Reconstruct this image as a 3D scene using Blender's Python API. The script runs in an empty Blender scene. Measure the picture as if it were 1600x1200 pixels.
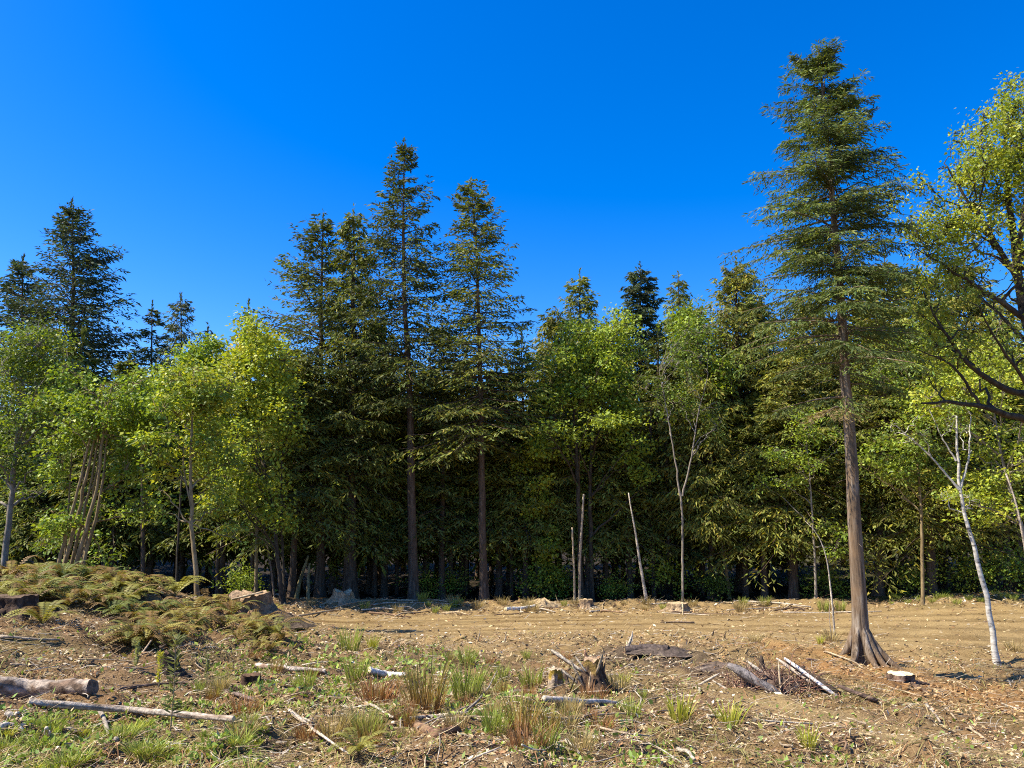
import bpy, math
import numpy as np
from mathutils import Vector

# ------------------------------------------------------------------ camera, sky, sun, exposure
scene = bpy.context.scene
COL = scene.collection
R_ = math.radians
F = 1186.0                      # focal length in photo pixels (1600 wide)
PITCH = R_(9.6)
CZ = 1.7
cam_d = bpy.data.cameras.new('camera')
cam_d.sensor_width = 36.0
cam_d.lens = 36.0 * F / 1600.0
cam_d.clip_end = 6000.0
cam_d.clip_start = 0.05
cam = bpy.data.objects.new('camera', cam_d)
cam.location = (0, 0, CZ)
cam.rotation_euler = (math.pi / 2 + PITCH, 0, 0)
COL.objects.link(cam)
scene.camera = cam

SUN_EL = R_(52.0)
SUN_FROM = np.array([-1.0, -0.20])            # ground direction the light comes from
SUN_FROM = SUN_FROM / np.linalg.norm(SUN_FROM)
world = bpy.data.worlds.new('World')
scene.world = world
world.use_nodes = True
wn = world.node_tree.nodes
wl = world.node_tree.links
bg = wn['Background']
sky = wn.new('ShaderNodeTexSky')
sky.sky_type = 'NISHITA'
sky.sun_disc = False
sky.sun_elevation = SUN_EL
sky.sun_rotation = math.atan2(SUN_FROM[0], SUN_FROM[1])
sky.altitude = 300
sky.air_density = 1.0
sky.dust_density = 0.7
sky.ozone_density = 4.0
hs = wn.new('ShaderNodeHueSaturation')
hs.inputs['Saturation'].default_value = 1.45
hs.inputs['Hue'].default_value = 0.514
wl.new(sky.outputs['Color'], hs.inputs['Color'])
wl.new(hs.outputs['Color'], bg.inputs['Color'])
bg.inputs['Strength'].default_value = 0.132

sun_d = bpy.data.lights.new('sun', 'SUN')
sun_d.energy = 5.0
sun_d.angle = R_(0.53)
sun_d.color = (1.0, 0.92, 0.77)
sun = bpy.data.objects.new('sun', sun_d)
to_sun = Vector((SUN_FROM[0] * math.cos(SUN_EL), SUN_FROM[1] * math.cos(SUN_EL), math.sin(SUN_EL)))
sun.rotation_euler = to_sun.to_track_quat('Z', 'Y').to_euler()
sun.location = (-30, 0, 40)
COL.objects.link(sun)

vs = scene.view_settings
vs.view_transform = 'Standard'
vs.look = 'None'
vs.gamma = 1.0
vs.use_curve_mapping = False
vs.exposure = 1.0
scene.cycles.filter_width = 1.05
scene.cycles.use_denoising = False
scene.cycles.max_bounces = 6
scene.cycles.diffuse_bounces = 4
scene.cycles.glossy_bounces = 2
scene.cycles.transmission_bounces = 4
scene.cycles.caustics_reflective = False
scene.cycles.caustics_refractive = False

# ------------------------------------------------------------------ numeric helpers
def rng_(seed):
    return np.random.default_rng(seed)

def norm(v):
    return v / np.maximum(np.linalg.norm(v, axis=-1, keepdims=True), 1e-9)

def pxdir(px, py):
    u = (px - 800.0) / F
    v = (600.0 - py) / F
    return u, math.cos(PITCH) - v * math.sin(PITCH), math.sin(PITCH) + v * math.cos(PITCH)

def P(px, py, Y):
    d = pxdir(px, py)
    s = Y / d[1]
    return np.array([d[0] * s, Y, CZ + d[2] * s])

def to_px(X, Y, Z):
    Yc = Y * math.cos(PITCH) + (Z - CZ) * math.sin(PITCH)
    Zc = -Y * math.sin(PITCH) + (Z - CZ) * math.cos(PITCH)
    Yc = np.maximum(Yc, 0.01)
    return 800 + F * X / Yc, 600 - F * Zc / Yc

def hash2(i, j, seed):
    h = (i * 374761393 + j * 668265263 + seed * 982451653) & 0xFFFFFFFF
    h = ((h ^ (h >> 13)) * 1274126177) & 0xFFFFFFFF
    return ((h ^ (h >> 16)) & 0xFFFF) / 65535.0

def vnoise(x, y, seed=0):
    x = np.asarray(x, float); y = np.asarray(y, float)
    i = np.floor(x).astype(np.int64); j = np.floor(y).astype(np.int64)
    fx = x - i; fy = y - j
    fx = fx * fx * (3 - 2 * fx); fy = fy * fy * (3 - 2 * fy)
    a = hash2(i, j, seed); b = hash2(i + 1, j, seed); c = hash2(i, j + 1, seed); d = hash2(i + 1, j + 1, seed)
    return (a * (1 - fx) + b * fx) * (1 - fy) + (c * (1 - fx) + d * fx) * fy - 0.5

def fbm(x, y, seed=0, o=4):
    t = 0; a = 1.0
    for k in range(o):
        t = t + a * vnoise(x, y, seed + k * 17)
        x = x * 2.03 + 5.1; y = y * 2.03 + 1.7; a *= 0.5
    return t

def sstep(a, b, x):
    t = np.clip((x - a) / (b - a), 0, 1)
    return t * t * (3 - 2 * t)

# ------------------------------------------------------------------ terrain height
CTRL = [  # photo pixel (x, y) and the depth in metres at which the ground lies there
    (0, 1200, 5.0), (0, 1150, 6.3), (0, 1100, 8.0), (0, 1050, 10.0), (0, 1000, 12.2), (0, 950, 14.5), (0, 912, 17.0), (0, 896, 19.5),
    (150, 1200, 5.1), (150, 1100, 8.4), (150, 1000, 13.0), (150, 950, 16.0), (150, 915, 19.0),
    (300, 1200, 5.3), (300, 1100, 8.9), (300, 1050, 11.5), (300, 1000, 15.0), (300, 960, 18.5), (300, 934, 21.0),
    (430, 1100, 9.2), (430, 1050, 12.2), (430, 1000, 16.5), (430, 976, 20.0),
    (520, 980, 26.5), (600, 945, 37.0), (460, 940, 36.0),
    (600, 1200, 5.5), (600, 1100, 9.5), (600, 1050, 13.0), (600, 1000, 20.5),
    (800, 1200, 5.7), (800, 1150, 7.3), (800, 1100, 9.7), (800, 1050, 13.5), (800, 1010, 19.0), (800, 985, 24.0), (800, 960, 32.0), (800, 947, 38.0),
    (1000, 1200, 6.1), (1000, 1100, 10.4), (1000, 1050, 14.2), (1000, 1000, 21.5), (1000, 960, 32.0), (1000, 950, 37.0),
    (1200, 1200, 6.6), (1200, 1150, 8.6), (1200, 1100, 11.4), (1200, 1050, 15.3), (1200, 1000, 21.7), (1200, 975, 27.5), (1200, 955, 35.0),
    (1345, 1030, 19.0), (1400, 1100, 12.6), (1400, 1160, 8.7),
    (1600, 1200, 8.8), (1600, 1150, 12.0), (1600, 1100, 16.3), (1600, 1060, 19.8), (1503, 1075, 18.8), (1600, 1000, 25.0), (1600, 965, 29.0), (1600, 930, 35.0), (1400, 940, 36.5),
    (1500, 985, 26.0),
]
_pts = np.array([P(*c) for c in CTRL])
_extra = np.array([[-24, 24, 0.3], [-30, 18, 1.0], [-22, 30, -1.3], [-12, 29, -1.9], [-20, 38, -2.6], [0, 50, -3.0], [25, 50, -2.2], [-30, 50, -3.0],
                   [-9, 25, -1.5], [30, 24, -2.6], [26, 14, -2.4], [-3, 0, 0.15], [3, 0, 0.0], [-9, 3, 0.4], [10, 3, -0.7], [-14, 9, 0.5]])
CP = np.vstack([_pts, _extra])
def _phi(r2):
    return 0.5 * r2 * np.log(r2 + 1e-9)
def _solve():
    n = len(CP)
    d2 = ((CP[:, None, :2] - CP[None, :, :2]) ** 2).sum(-1)
    K = _phi(d2) + np.eye(n) * 2.0
    Pm = np.hstack([np.ones((n, 1)), CP[:, :2]])
    A = np.zeros((n + 3, n + 3)); A[:n, :n] = K; A[:n, n:] = Pm; A[n:, :n] = Pm.T
    return np.linalg.solve(A, np.concatenate([CP[:, 2], np.zeros(3)]))
_W = _solve()

def base_height(x, y):
    x = np.asarray(x, float); y = np.asarray(y, float)
    sh = x.shape; xf = x.ravel(); yf = y.ravel()
    xc = np.clip(xf, -32, 32); yc = np.clip(yf, -1, 52)
    z = np.full(xf.shape, _W[-3]) + _W[-2] * xc + _W[-1] * yc
    for i in range(len(CP)):
        z += _W[i] * _phi((xc - CP[i, 0]) ** 2 + (yc - CP[i, 1]) ** 2)
    dist = np.sqrt((xf - xc) ** 2 + (yf - yc) ** 2)
    w = sstep(0, 25, dist)
    z = z * (1 - w) + (-2.6) * w
    return z.reshape(sh)

def road_mask(x, y):
    """1 on the graded dirt road behind, and on the pale track that crosses low on the slope"""
    c = 27.0 + 1.2 * np.sin(x * 0.09 + 0.4) - 0.0035 * (x - 4) ** 2
    half = 5.2
    m = 1 - sstep(half - 1.2, half + 1.0, np.abs(y - c) + 1.3 * fbm(x * .35, y * .35, 5, 3))
    m = m * sstep(-13.0, -8.0, x + 0.4 * (y - 27))
    cx = [2.4, 3.8, 5.3, 7.2, 12.0]; cy = [14.5, 11.0, 9.0, 7.9, 6.6]
    yc = np.interp(x, cx, cy)
    m2 = 1 - sstep(1.2, 2.4, np.abs(y - yc) + 0.9 * fbm(x * .8, y * .8, 9, 3))
    m2 = m2 * sstep(1.4, 3.6, x)
    return np.maximum(m, m2 * .9), c

def height(x, y):
    x = np.asarray(x, float); y = np.asarray(y, float)
    z = base_height(x, y)
    m, c = road_mask(x, y)
    rough = 0.18 * fbm(x * .55, y * .55, 21, 3) + 0.19 * fbm(x * 1.9, y * 1.9, 31, 4) + 0.085 * fbm(x * 6, y * 6, 41, 2)
    near = np.exp(-((x * .5) ** 2 + (y - 0) ** 2) / 9.0)
    z = z + rough * (1 - 0.82 * m) * (1 - near)
    d = y - c
    ruts = -0.12 * np.exp(-((d - 1.2) / .45) ** 2) - 0.07 * np.exp(-((d + .9) / .4) ** 2) - 0.05 * np.exp(-((d + 2.9) / .4) ** 2) + .03 * np.exp(-((d - .2) / .4) ** 2)
    z = z + ruts * m * (0.7 + vnoise(x * .5, y * .2, 77))
    # berm of scraped soil along the tree line
    berm = np.exp(-((y - (36.6 + .8 * np.sin(x * .21))) / 1.1) ** 2) * sstep(-11, -5, x) * (1 - sstep(13, 17, x))
    z = z + berm * (0.25 + 0.35 * np.maximum(0, vnoise(x * .45, y * .3, 91)))
    return z

def hz(x, y):
    return float(height(np.array([x]), np.array([y]))[0])

_YS = np.concatenate([np.linspace(3.5, 12, 180), np.linspace(12.05, 30, 240), np.linspace(30.1, 60, 160)])
def G(px, py):
    """the ground point under a photo pixel"""
    d = pxdir(px, py)
    xs = d[0] / d[1] * _YS; zs = CZ + d[2] / d[1] * _YS
    g = height(xs, _YS)
    k = np.argmax(zs <= g) if (zs <= g).any() else len(_YS) - 1
    return np.array([xs[k], _YS[k], g[k]])

# ------------------------------------------------------------------ mesh helpers
def build_mesh(name, V, faces, mats, tint=None, smooth=False, midx=None):
    me = bpy.data.meshes.new(name)
    V = np.ascontiguousarray(V, dtype=np.float32)
    faces = [np.asarray(f, np.int32) for f in faces if len(f)]
    loops = np.concatenate([f.ravel() for f in faces]).astype(np.int32)
    sizes = np.concatenate([np.full(len(f), f.shape[1], np.int32) for f in faces])
    starts = np.concatenate([[0], np.cumsum(sizes)[:-1]]).astype(np.int32)
    me.vertices.add(len(V)); me.vertices.foreach_set('co', V.ravel())
    me.loops.add(len(loops)); me.loops.foreach_set('vertex_index', loops)
    me.polygons.add(len(sizes)); me.polygons.foreach_set('loop_start', starts)
    if midx is not None:
        me.polygons.foreach_set('material_index', np.asarray(midx, np.int32))
    me.update(calc_edges=True)
    if smooth:
        me.polygons.foreach_set('use_smooth', np.ones(len(sizes), bool))
    if tint is not None:
        a = me.color_attributes.new('tint', 'FLOAT_COLOR', 'POINT')
        c = np.ones((len(V), 4), np.float32); c[:, :3] = tint
        a.data.foreach_set('color', c.ravel())
    for m in (mats if isinstance(mats, (list, tuple)) else [mats]):
        me.materials.append(m)
    return me

def link(name, data, parent=None, loc=None):
    o = bpy.data.objects.new(name, data)
    COL.objects.link(o)
    if parent is not None:
        o.parent = parent
    if loc is not None:
        o.location = tuple(float(v) for v in loc)
    return o

def tag(o, label=None, cat=None, group=None, kind=None):
    if label: o['label'] = label
    if cat: o['category'] = cat
    if group: o['group'] = group
    if kind: o['kind'] = kind
    return o

def thing(name, label, cat, loc, group=None):
    return tag(link(name, None, None, loc), label, cat, group)

def copy_tree(o, parent=None):
    c = o.copy(); COL.objects.link(c)
    if parent is not None: c.parent = parent
    for ch in o.children:
        copy_tree(ch, c)
    return c

class Acc:
    """collects vertices, quads and triangles with a tint per vertex"""
    def __init__(s):
        s.V = []; s.Q = []; s.T = []; s.C = []; s.n = 0
    def add(s, V, quads=None, tris=None, col=None):
        V = np.asarray(V, float).reshape(-1, 3)
        s.V.append(V)
        if quads is not None and len(quads): s.Q.append(np.asarray(quads) + s.n)
        if tris is not None and len(tris): s.T.append(np.asarray(tris) + s.n)
        if col is None: col = np.ones((len(V), 3))
        s.C.append(np.broadcast_to(np.asarray(col, float), (len(V), 3)))
        s.n += len(V)
    def mesh(s, name, mat, smooth=False, off=None):
        V = np.concatenate(s.V)
        if off is not None: V = V - np.asarray(off)
        f = []
        if s.Q: f.append(np.concatenate(s.Q))
        if s.T: f.append(np.concatenate(s.T))
        return build_mesh(name, V, f, mat, np.concatenate(s.C), smooth)

def tubes(Pt, Rd, k=5, cap=False):
    """Pt (B,n,3), Rd (B,n): a tapering tube round each polyline"""
    Pt = np.asarray(Pt, float); Rd = np.asarray(Rd, float)
    if Pt.ndim == 2: Pt = Pt[None]; Rd = Rd[None]
    B, n, _ = Pt.shape
    T = norm(np.gradient(Pt, axis=1))
    mean = norm(T.mean(1))
    ref = np.where(np.abs(mean[:, 2:3]) > .8, np.array([[1., .2, 0]]), np.array([[0.1, 0, 1.]]))[:, None, :]
    U = norm(np.cross(T, np.broadcast_to(ref, T.shape))); W = np.cross(T, U)
    a = np.arange(k) * 2 * math.pi / k
    ring = Pt[:, :, None, :] + Rd[:, :, None, None] * (U[:, :, None, :] * np.cos(a)[None, None, :, None] + W[:, :, None, :] * np.sin(a)[None, None, :, None])
    V = ring.reshape(-1, 3)
    b = np.arange(B)[:, None, None] * (n * k); i = np.arange(n - 1)[None, :, None] * k; j = np.arange(k)[None, None, :]; j2 = (j + 1) % k
    Q = np.stack([b + i + j, b + i + j2, b + i + k + j2, b + i + k + j], -1).reshape(-1, 4)
    return V, Q

def closed_tube(pp, rr, k=7, rag=0.0, g=None):
    pp = np.asarray(pp, float); rr = np.asarray(rr, float)
    d0 = norm(pp[0] - pp[1]); d1 = norm(pp[-1] - pp[-2])
    pp = np.vstack([pp[0] + d0 * .002, pp, pp[-1] + d1 * .002]); rr = np.concatenate([[.0008], rr, [.0008]])
    V, Q = tubes(pp[None], rr[None], k)
    if rag and g is not None:
        V = V + g.normal(0, rag, V.shape)
    return V, Q

def kites(O, D, N, L, Wd, fold=0.0, mid=.45):
    """leaf shapes: four points each round base O, along D, of length L and width Wd"""
    D = norm(D); S = norm(np.cross(D, N)); Nn = np.cross(S, D)
    L = L[:, None]; Wd = Wd[:, None]
    a = O; b = O + D * L * mid + S * Wd * .5 + Nn * fold * Wd; c = O + D * L; d = O + D * L * mid - S * Wd * .5 + Nn * fold * Wd
    V = np.stack([a, b, c, d], 1).reshape(-1, 3)
    Q = np.arange(len(O) * 4).reshape(-1, 4)
    return V, Q

def bez(a, b, c, n):
    t = np.linspace(0, 1, n)
    t = t.reshape((1,) * (a.ndim - 1) + (n, 1))
    a = a[..., None, :]; b = b[..., None, :]; c = c[..., None, :]
    return a * (1 - t) ** 2 + b * 2 * t * (1 - t) + c * t ** 2

def poly(pts, n):
    """a smooth resampling of a polyline"""
    pts = np.asarray(pts, float)
    t = np.concatenate([[0], np.cumsum(np.linalg.norm(np.diff(pts, axis=0), axis=1))]); t /= t[-1]
    s = np.linspace(0, 1, n)
    out = np.stack([np.interp(s, t, pts[:, i]) for i in range(3)], 1)
    for _ in range(2):
        out[1:-1] = .25 * out[:-2] + .5 * out[1:-1] + .25 * out[2:]
    return out

# ------------------------------------------------------------------ materials
def new_mat(name):
    m = bpy.data.materials.new(name); m.use_nodes = True
    nt = m.node_tree
    for n in list(nt.nodes): nt.nodes.remove(n)
    out = nt.nodes.new('ShaderNodeOutputMaterial')
    return m, nt, out

def noise_node(nt, vec, scale, detail=4, rough=.6):
    n = nt.nodes.new('ShaderNodeTexNoise')
    n.inputs['Scale'].default_value = scale; n.inputs['Detail'].default_value = detail; n.inputs['Roughness'].default_value = rough
    nt.links.new(vec, n.inputs['Vector'])
    return n

def ramp(nt, fac, stops):
    r = nt.nodes.new('ShaderNodeValToRGB')
    e = r.color_ramp.elements
    while len(e) < len(stops): e.new(.5)
    for el, (p, c) in zip(e, stops):
        el.position = p; el.color = (*c, 1)
    nt.links.new(fac, r.inputs['Fac'])
    return r

def mixc(nt, a, b, fac, blend='MIX'):
    m = nt.nodes.new('ShaderNodeMix'); m.data_type = 'RGBA'; m.blend_type = blend
    for s, v in ((m.inputs['Factor'], fac), (m.inputs[6], a), (m.inputs[7], b)):
        if hasattr(v, 'links'): nt.links.new(v, s)
        else: s.default_value = v if not isinstance(v, tuple) else (*v, 1)
    return m.outputs[2]

def leaf_mat(name, transl=.35, rough=.55, spec=.25, tcol=(1.15, 1.1, .55)):
    m, nt, out = new_mat(name)
    at = nt.nodes.new('ShaderNodeAttribute'); at.attribute_name = 'tint'
    oi = nt.nodes.new('ShaderNodeObjectInfo')
    mr = nt.nodes.new('ShaderNodeMapRange'); mr.inputs['To Min'].default_value = .88; mr.inputs['To Max'].default_value = 1.12
    nt.links.new(oi.outputs['Random'], mr.inputs['Value'])
    sc = nt.nodes.new('ShaderNodeVectorMath'); sc.operation = 'SCALE'
    nt.links.new(at.outputs['Color'], sc.inputs[0]); nt.links.new(mr.outputs['Result'], sc.inputs['Scale'])
    p = nt.nodes.new('ShaderNodeBsdfPrincipled')
    p.inputs['Roughness'].default_value = rough
    p.inputs['Specular IOR Level'].default_value = spec
    nt.links.new(sc.outputs[0], p.inputs['Base Color'])
    tr = nt.nodes.new('ShaderNodeBsdfTranslucent')
    mu = nt.nodes.new('ShaderNodeVectorMath'); mu.operation = 'MULTIPLY'; mu.inputs[1].default_value = tcol
    nt.links.new(sc.outputs[0], mu.inputs[0]); nt.links.new(mu.outputs[0], tr.inputs['Color'])
    mx = nt.nodes.new('ShaderNodeMixShader'); mx.inputs['Fac'].default_value = transl
    nt.links.new(p.outputs[0], mx.inputs[1]); nt.links.new(tr.outputs[0], mx.inputs[2])
    nt.links.new(mx.outputs[0], out.inputs['Surface'])
    return m

def bark_mat(name, c1, c2, c3, stretch=.18, scale=9, bump=.6, c4=None, rings=False, usetint=False):
    m, nt, out = new_mat(name)
    tc = nt.nodes.new('ShaderNodeTexCoord')
    mp = nt.nodes.new('ShaderNodeMapping')
    mp.inputs['Scale'].default_value = (1, 1, stretch)
    nt.links.new(tc.outputs['Object'], mp.inputs['Vector'])
    n1 = noise_node(nt, mp.outputs[0], scale, 6, .65)
    r1 = ramp(nt, n1.outputs['Fac'], [(.33, c1), (.5, c2), (.68, c3)])
    n2 = noise_node(nt, tc.outputs['Object'], 1.3, 4, .6)
    col = mixc(nt, r1.outputs['Color'], c4 or c2, ramp(nt, n2.outputs['Fac'], [(.45, (0, 0, 0)), (.62, (.75, .75, .75))]).outputs['Color'])
    if usetint:
        at = nt.nodes.new('ShaderNodeAttribute'); at.attribute_name = 'tint'
        col = mixc(nt, col, at.outputs['Color'], 1.0, 'MULTIPLY')
    p = nt.nodes.new('ShaderNodeBsdfPrincipled')
    p.inputs['Roughness'].default_value = .9; p.inputs['Specular IOR Level'].default_value = .15
    nt.links.new(col, p.inputs['Base Color'])
    bp = nt.nodes.new('ShaderNodeBump'); bp.inputs['Strength'].default_value = bump; bp.inputs['Distance'].default_value = .04
    nt.links.new(n1.outputs['Fac'], bp.inputs['Height']); nt.links.new(bp.outputs[0], p.inputs['Normal'])
    nt.links.new(p.outputs[0], out.inputs['Surface'])
    return m

def birch_mat(name):
    m, nt, out = new_mat(name)
    tc = nt.nodes.new('ShaderNodeTexCoord'); mp = nt.nodes.new('ShaderNodeMapping')
    mp.inputs['Scale'].default_value = (1, 1, 3.2); nt.links.new(tc.outputs['Object'], mp.inputs['Vector'])
    n1 = noise_node(nt, mp.outputs[0], 3.6, 5, .7)
    r = ramp(nt, n1.outputs['Fac'], [(.36, (.07, .06, .045)), (.46, (.42, .385, .32)), (.62, (.62, .575, .49))])
    p = nt.nodes.new('ShaderNodeBsdfPrincipled'); p.inputs['Roughness'].default_value = .8
    nt.links.new(r.outputs['Color'], p.inputs['Base Color']); nt.links.new(p.outputs[0], out.inputs['Surface'])
    return m

def tint_mat(name, rough=.9, nscale=14, namp=.5, bump=.3, stretch=(1, 1, 1)):
    """colour from the tint attribute, broken up by noise"""
    m, nt, out = new_mat(name)
    tc = nt.nodes.new('ShaderNodeTexCoord'); mp = nt.nodes.new('ShaderNodeMapping'); mp.inputs['Scale'].default_value = stretch
    nt.links.new(tc.outputs['Object'], mp.inputs['Vector'])
    at = nt.nodes.new('ShaderNodeAttribute'); at.attribute_name = 'tint'
    n1 = noise_node(nt, mp.outputs[0], nscale, 5, .65)
    lo = max(0, 1 - namp); hi = 1 + namp
    r = ramp(nt, n1.outputs['Fac'], [(.3, (lo,) * 3), (.7, (hi,) * 3)])
    r.color_ramp.elements[1].color = (min(hi, 1.6),) * 3 + (1,)
    c = mixc(nt, at.outputs['Color'], r.outputs['Color'], 1.0, 'MULTIPLY')
    p = nt.nodes.new('ShaderNodeBsdfPrincipled'); p.inputs['Roughness'].default_value = rough; p.inputs['Specular IOR Level'].default_value = .15
    nt.links.new(c, p.inputs['Base Color'])
    bp = nt.nodes.new('ShaderNodeBump'); bp.inputs['Strength'].default_value = bump; bp.inputs['Distance'].default_value = .03
    nt.links.new(n1.outputs['Fac'], bp.inputs['Height']); nt.links.new(bp.outputs[0], p.inputs['Normal'])
    nt.links.new(p.outputs[0], out.inputs['Surface'])
    return m

M_NEEDLE = leaf_mat('needles', .28, .6, .2, (1.25, 1.25, .5))
M_LEAF = leaf_mat('broad_leaves', .34, .5, .3, (1.25, 1.2, .4))
M_GRASS = leaf_mat('grass_blades', .3, .55, .25, (1.1, 1.05, .6))
M_BARK = bark_mat('conifer_bark', (.035, .024, .017), (.10, .067, .045), (.17, .125, .09))
M_BARKBIG = bark_mat('cedar_red_bark', (.03, .021, .014), (.16, .115, .075), (.34, .285, .22), .09, 11, 1.0, (.19, .12, .066))
M_BARKDK = bark_mat('dark_limb_bark', (.022, .018, .013), (.06, .047, .033), (.11, .09, .06), .4, 8, .6)
M_BARKGREY = bark_mat('grey_alder_bark', (.11, .09, .07), (.22, .185, .14), (.36, .32, .265), .6, 7, .4)
M_BARKTAN = bark_mat('mossy_maple_bark', (.10, .07, .035), (.22, .16, .08), (.32, .25, .15), .4, 8, .5)
M_BIRCH = birch_mat('birch_bark')
M_WOODTINT = tint_mat('weathered_wood', .9, 16, .6, 1.0, (1, 1, 1))
M_LITTER = tint_mat('litter', .9, 20, .35, .1)

# ground: soil zones come from the tint attribute, broken by noise at several scales
def ground_mat():
    m, nt, out = new_mat('soil')
    tc = nt.nodes.new('ShaderNodeTexCoord')
    at = nt.nodes.new('ShaderNodeAttribute'); at.attribute_name = 'tint'
    n1 = noise_node(nt, tc.outputs['Object'], 1.1, 8, .7)
    n2 = noise_node(nt, tc.outputs['Object'], 14, 6, .7)
    n3 = noise_node(nt, tc.outputs['Object'], 55, 3, .6)
    r1 = ramp(nt, n1.outputs['Fac'], [(.3, (.68, .64, .6)), (.7, (1.0, 1.0, 1.0))])
    r2 = ramp(nt, n2.outputs['Fac'], [(.32, (.5, .46, .42)), (.52, (.92, .92, .92)), (.7, (1.0, 1.0, 1.0))])
    r3 = ramp(nt, n3.outputs['Fac'], [(.35, (.6, .58, .55)), (.6, (1, 1, 1))])
    c = mixc(nt, at.outputs['Color'], r1.outputs['Color'], 1.0, 'MULTIPLY')
    c = mixc(nt, c, r2.outputs['Color'], .85, 'MULTIPLY')
    c = mixc(nt, c, r3.outputs['Color'], .7, 'MULTIPLY')
    p = nt.nodes.new('ShaderNodeBsdfPrincipled'); p.inputs['Roughness'].default_value = .95; p.inputs['Specular IOR Level'].default_value = .08
    nt.links.new(c, p.inputs['Base Color'])
    ad = nt.nodes.new('ShaderNodeMath'); ad.operation = 'ADD'
    nt.links.new(n2.outputs['Fac'], ad.inputs[0]); nt.links.new(n3.outputs['Fac'], ad.inputs[1])
    bp = nt.nodes.new('ShaderNodeBump'); bp.inputs['Strength'].default_value = .7; bp.inputs['Distance'].default_value = .05
    nt.links.new(ad.outputs[0], bp.inputs['Height']); nt.links.new(bp.outputs[0], p.inputs['Normal'])
    nt.links.new(p.outputs[0], out.inputs['Surface'])
    return m
M_SOIL = ground_mat()

# ------------------------------------------------------------------ the ground
def zone_colour(X, Y, Z):
    px, py = to_px(X, Y, Z)
    m, c = road_mask(X, Y)
    nz = fbm(X * .6, Y * .6, 61, 4)
    nz2 = fbm(X * 1.7, Y * 1.7, 71, 4)
    brown = np.array([.29, .195, .098]); tan = np.array([.48, .345, .158]); red = np.array([.28, .15, .068])
    orange = np.array([.43, .22, .075]); dark = np.array([.055, .043, .03]); grn = np.array([.16, .16, .05]); grey = np.array([.115, .088, .066])
    col = np.broadcast_to(brown, X.shape + (3,)).copy()
    def put(c_, w):
        nonlocal col
        w = np.clip(w, 0, 1)[..., None]
        col = col * (1 - w) + c_ * w
    put(red, sstep(.0, .5, nz2 + .15) * .5)
    put(grn, sstep(.05, .45, nz + .1) * .45 * (1 - sstep(14, 20, Y)))
    put(tan * .8, sstep(-.1, .4, nz2 + nz * .5) * (.22 + .33 * sstep(12, 18, Y)))
    put(tan * .92, sstep(15, 20, Y) * sstep(-10, -6, X) * .75)
    # needle litter round the lone conifer
    d = np.sqrt(((X - 8.6) / 4.4) ** 2 + ((Y - 16.2) / 4.6) ** 2)
    put(orange, (1 - sstep(.35, 1.15, d + nz * .8 + nz2 * .4)) * .62)
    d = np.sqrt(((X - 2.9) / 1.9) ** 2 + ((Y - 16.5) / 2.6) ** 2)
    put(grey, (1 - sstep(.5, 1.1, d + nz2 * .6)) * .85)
    put(tan, m * sstep(-.9, .1, nz2 + m * 1.2 - .7))
    put(tan * .66, m * sstep(-.05, .35, fbm(X * .12, Y * 2.1, 81, 3)) * .85)
    dd = Y - c
    trk = sum(np.exp(-((dd - o_) / .32) ** 2) for o_ in (1.2, -.9, -2.9, 2.9))
    put(tan * np.array([.55, .5, .44]), m * trk * (.75 + vnoise(X * .3, Y * .1, 55)) * (Y > 17))
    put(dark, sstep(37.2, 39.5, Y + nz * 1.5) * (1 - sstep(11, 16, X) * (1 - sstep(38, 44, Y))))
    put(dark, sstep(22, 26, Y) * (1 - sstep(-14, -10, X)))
    put(grn * .8, sstep(31.5, 35, Y) * sstep(14, 18, X) * sstep(-.1, .3, nz) * .8)
    return col

def make_ground():
    xs = np.concatenate([-np.geomspace(1800, 34, 14), np.linspace(-33, -10.2, 70), np.linspace(-10, 11.9, 275), np.linspace(12.1, 36, 100), np.geomspace(38, 1800, 14)])
    ys = np.concatenate([-np.geomspace(600, 4, 12), np.linspace(-3, 4, 12), np.linspace(4.08, 12, 130), np.linspace(12.1, 24, 120), np.linspace(24.15, 46, 120), np.linspace(47, 60, 14), np.geomspace(64, 2500, 16)])
    X, Y = np.meshgrid(xs, ys)
    Z = height(X, Y)
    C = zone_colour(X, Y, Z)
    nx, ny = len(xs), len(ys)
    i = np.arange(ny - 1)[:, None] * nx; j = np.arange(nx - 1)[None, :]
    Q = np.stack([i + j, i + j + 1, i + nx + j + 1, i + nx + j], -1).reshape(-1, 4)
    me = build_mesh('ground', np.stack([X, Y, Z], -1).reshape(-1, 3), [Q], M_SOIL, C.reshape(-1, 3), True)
    tag(link('ground', me), kind='structure')
make_ground()

# ------------------------------------------------------------------ conifers
KIND = {  # elevation at crown base and top (deg), droop, upturn, branchlet angle, hang of sprays, spray normal jitter
    'fir': (-16, 44, .12, .10, 52, .45, 1.5),
    'hemlock': (-2, 42, .28, .06, 50, .5, 1.3),
    'cedar': (12, 50, .62, .30, 48, .95, 1.2),
    'spruce': (-8, 30, .25, .10, 45, .7, 1.5),
}
GREENS = {
    'dark': (.104, .126, .034), 'mid': (.168, .192, .040), 'olive': (.190, .200, .040), 'bright': (.125, .145, .032), 'blue': (.066, .092, .046), 'grey': (.10, .122, .068), 'lone': (.105, .138, .038),
}

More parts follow.
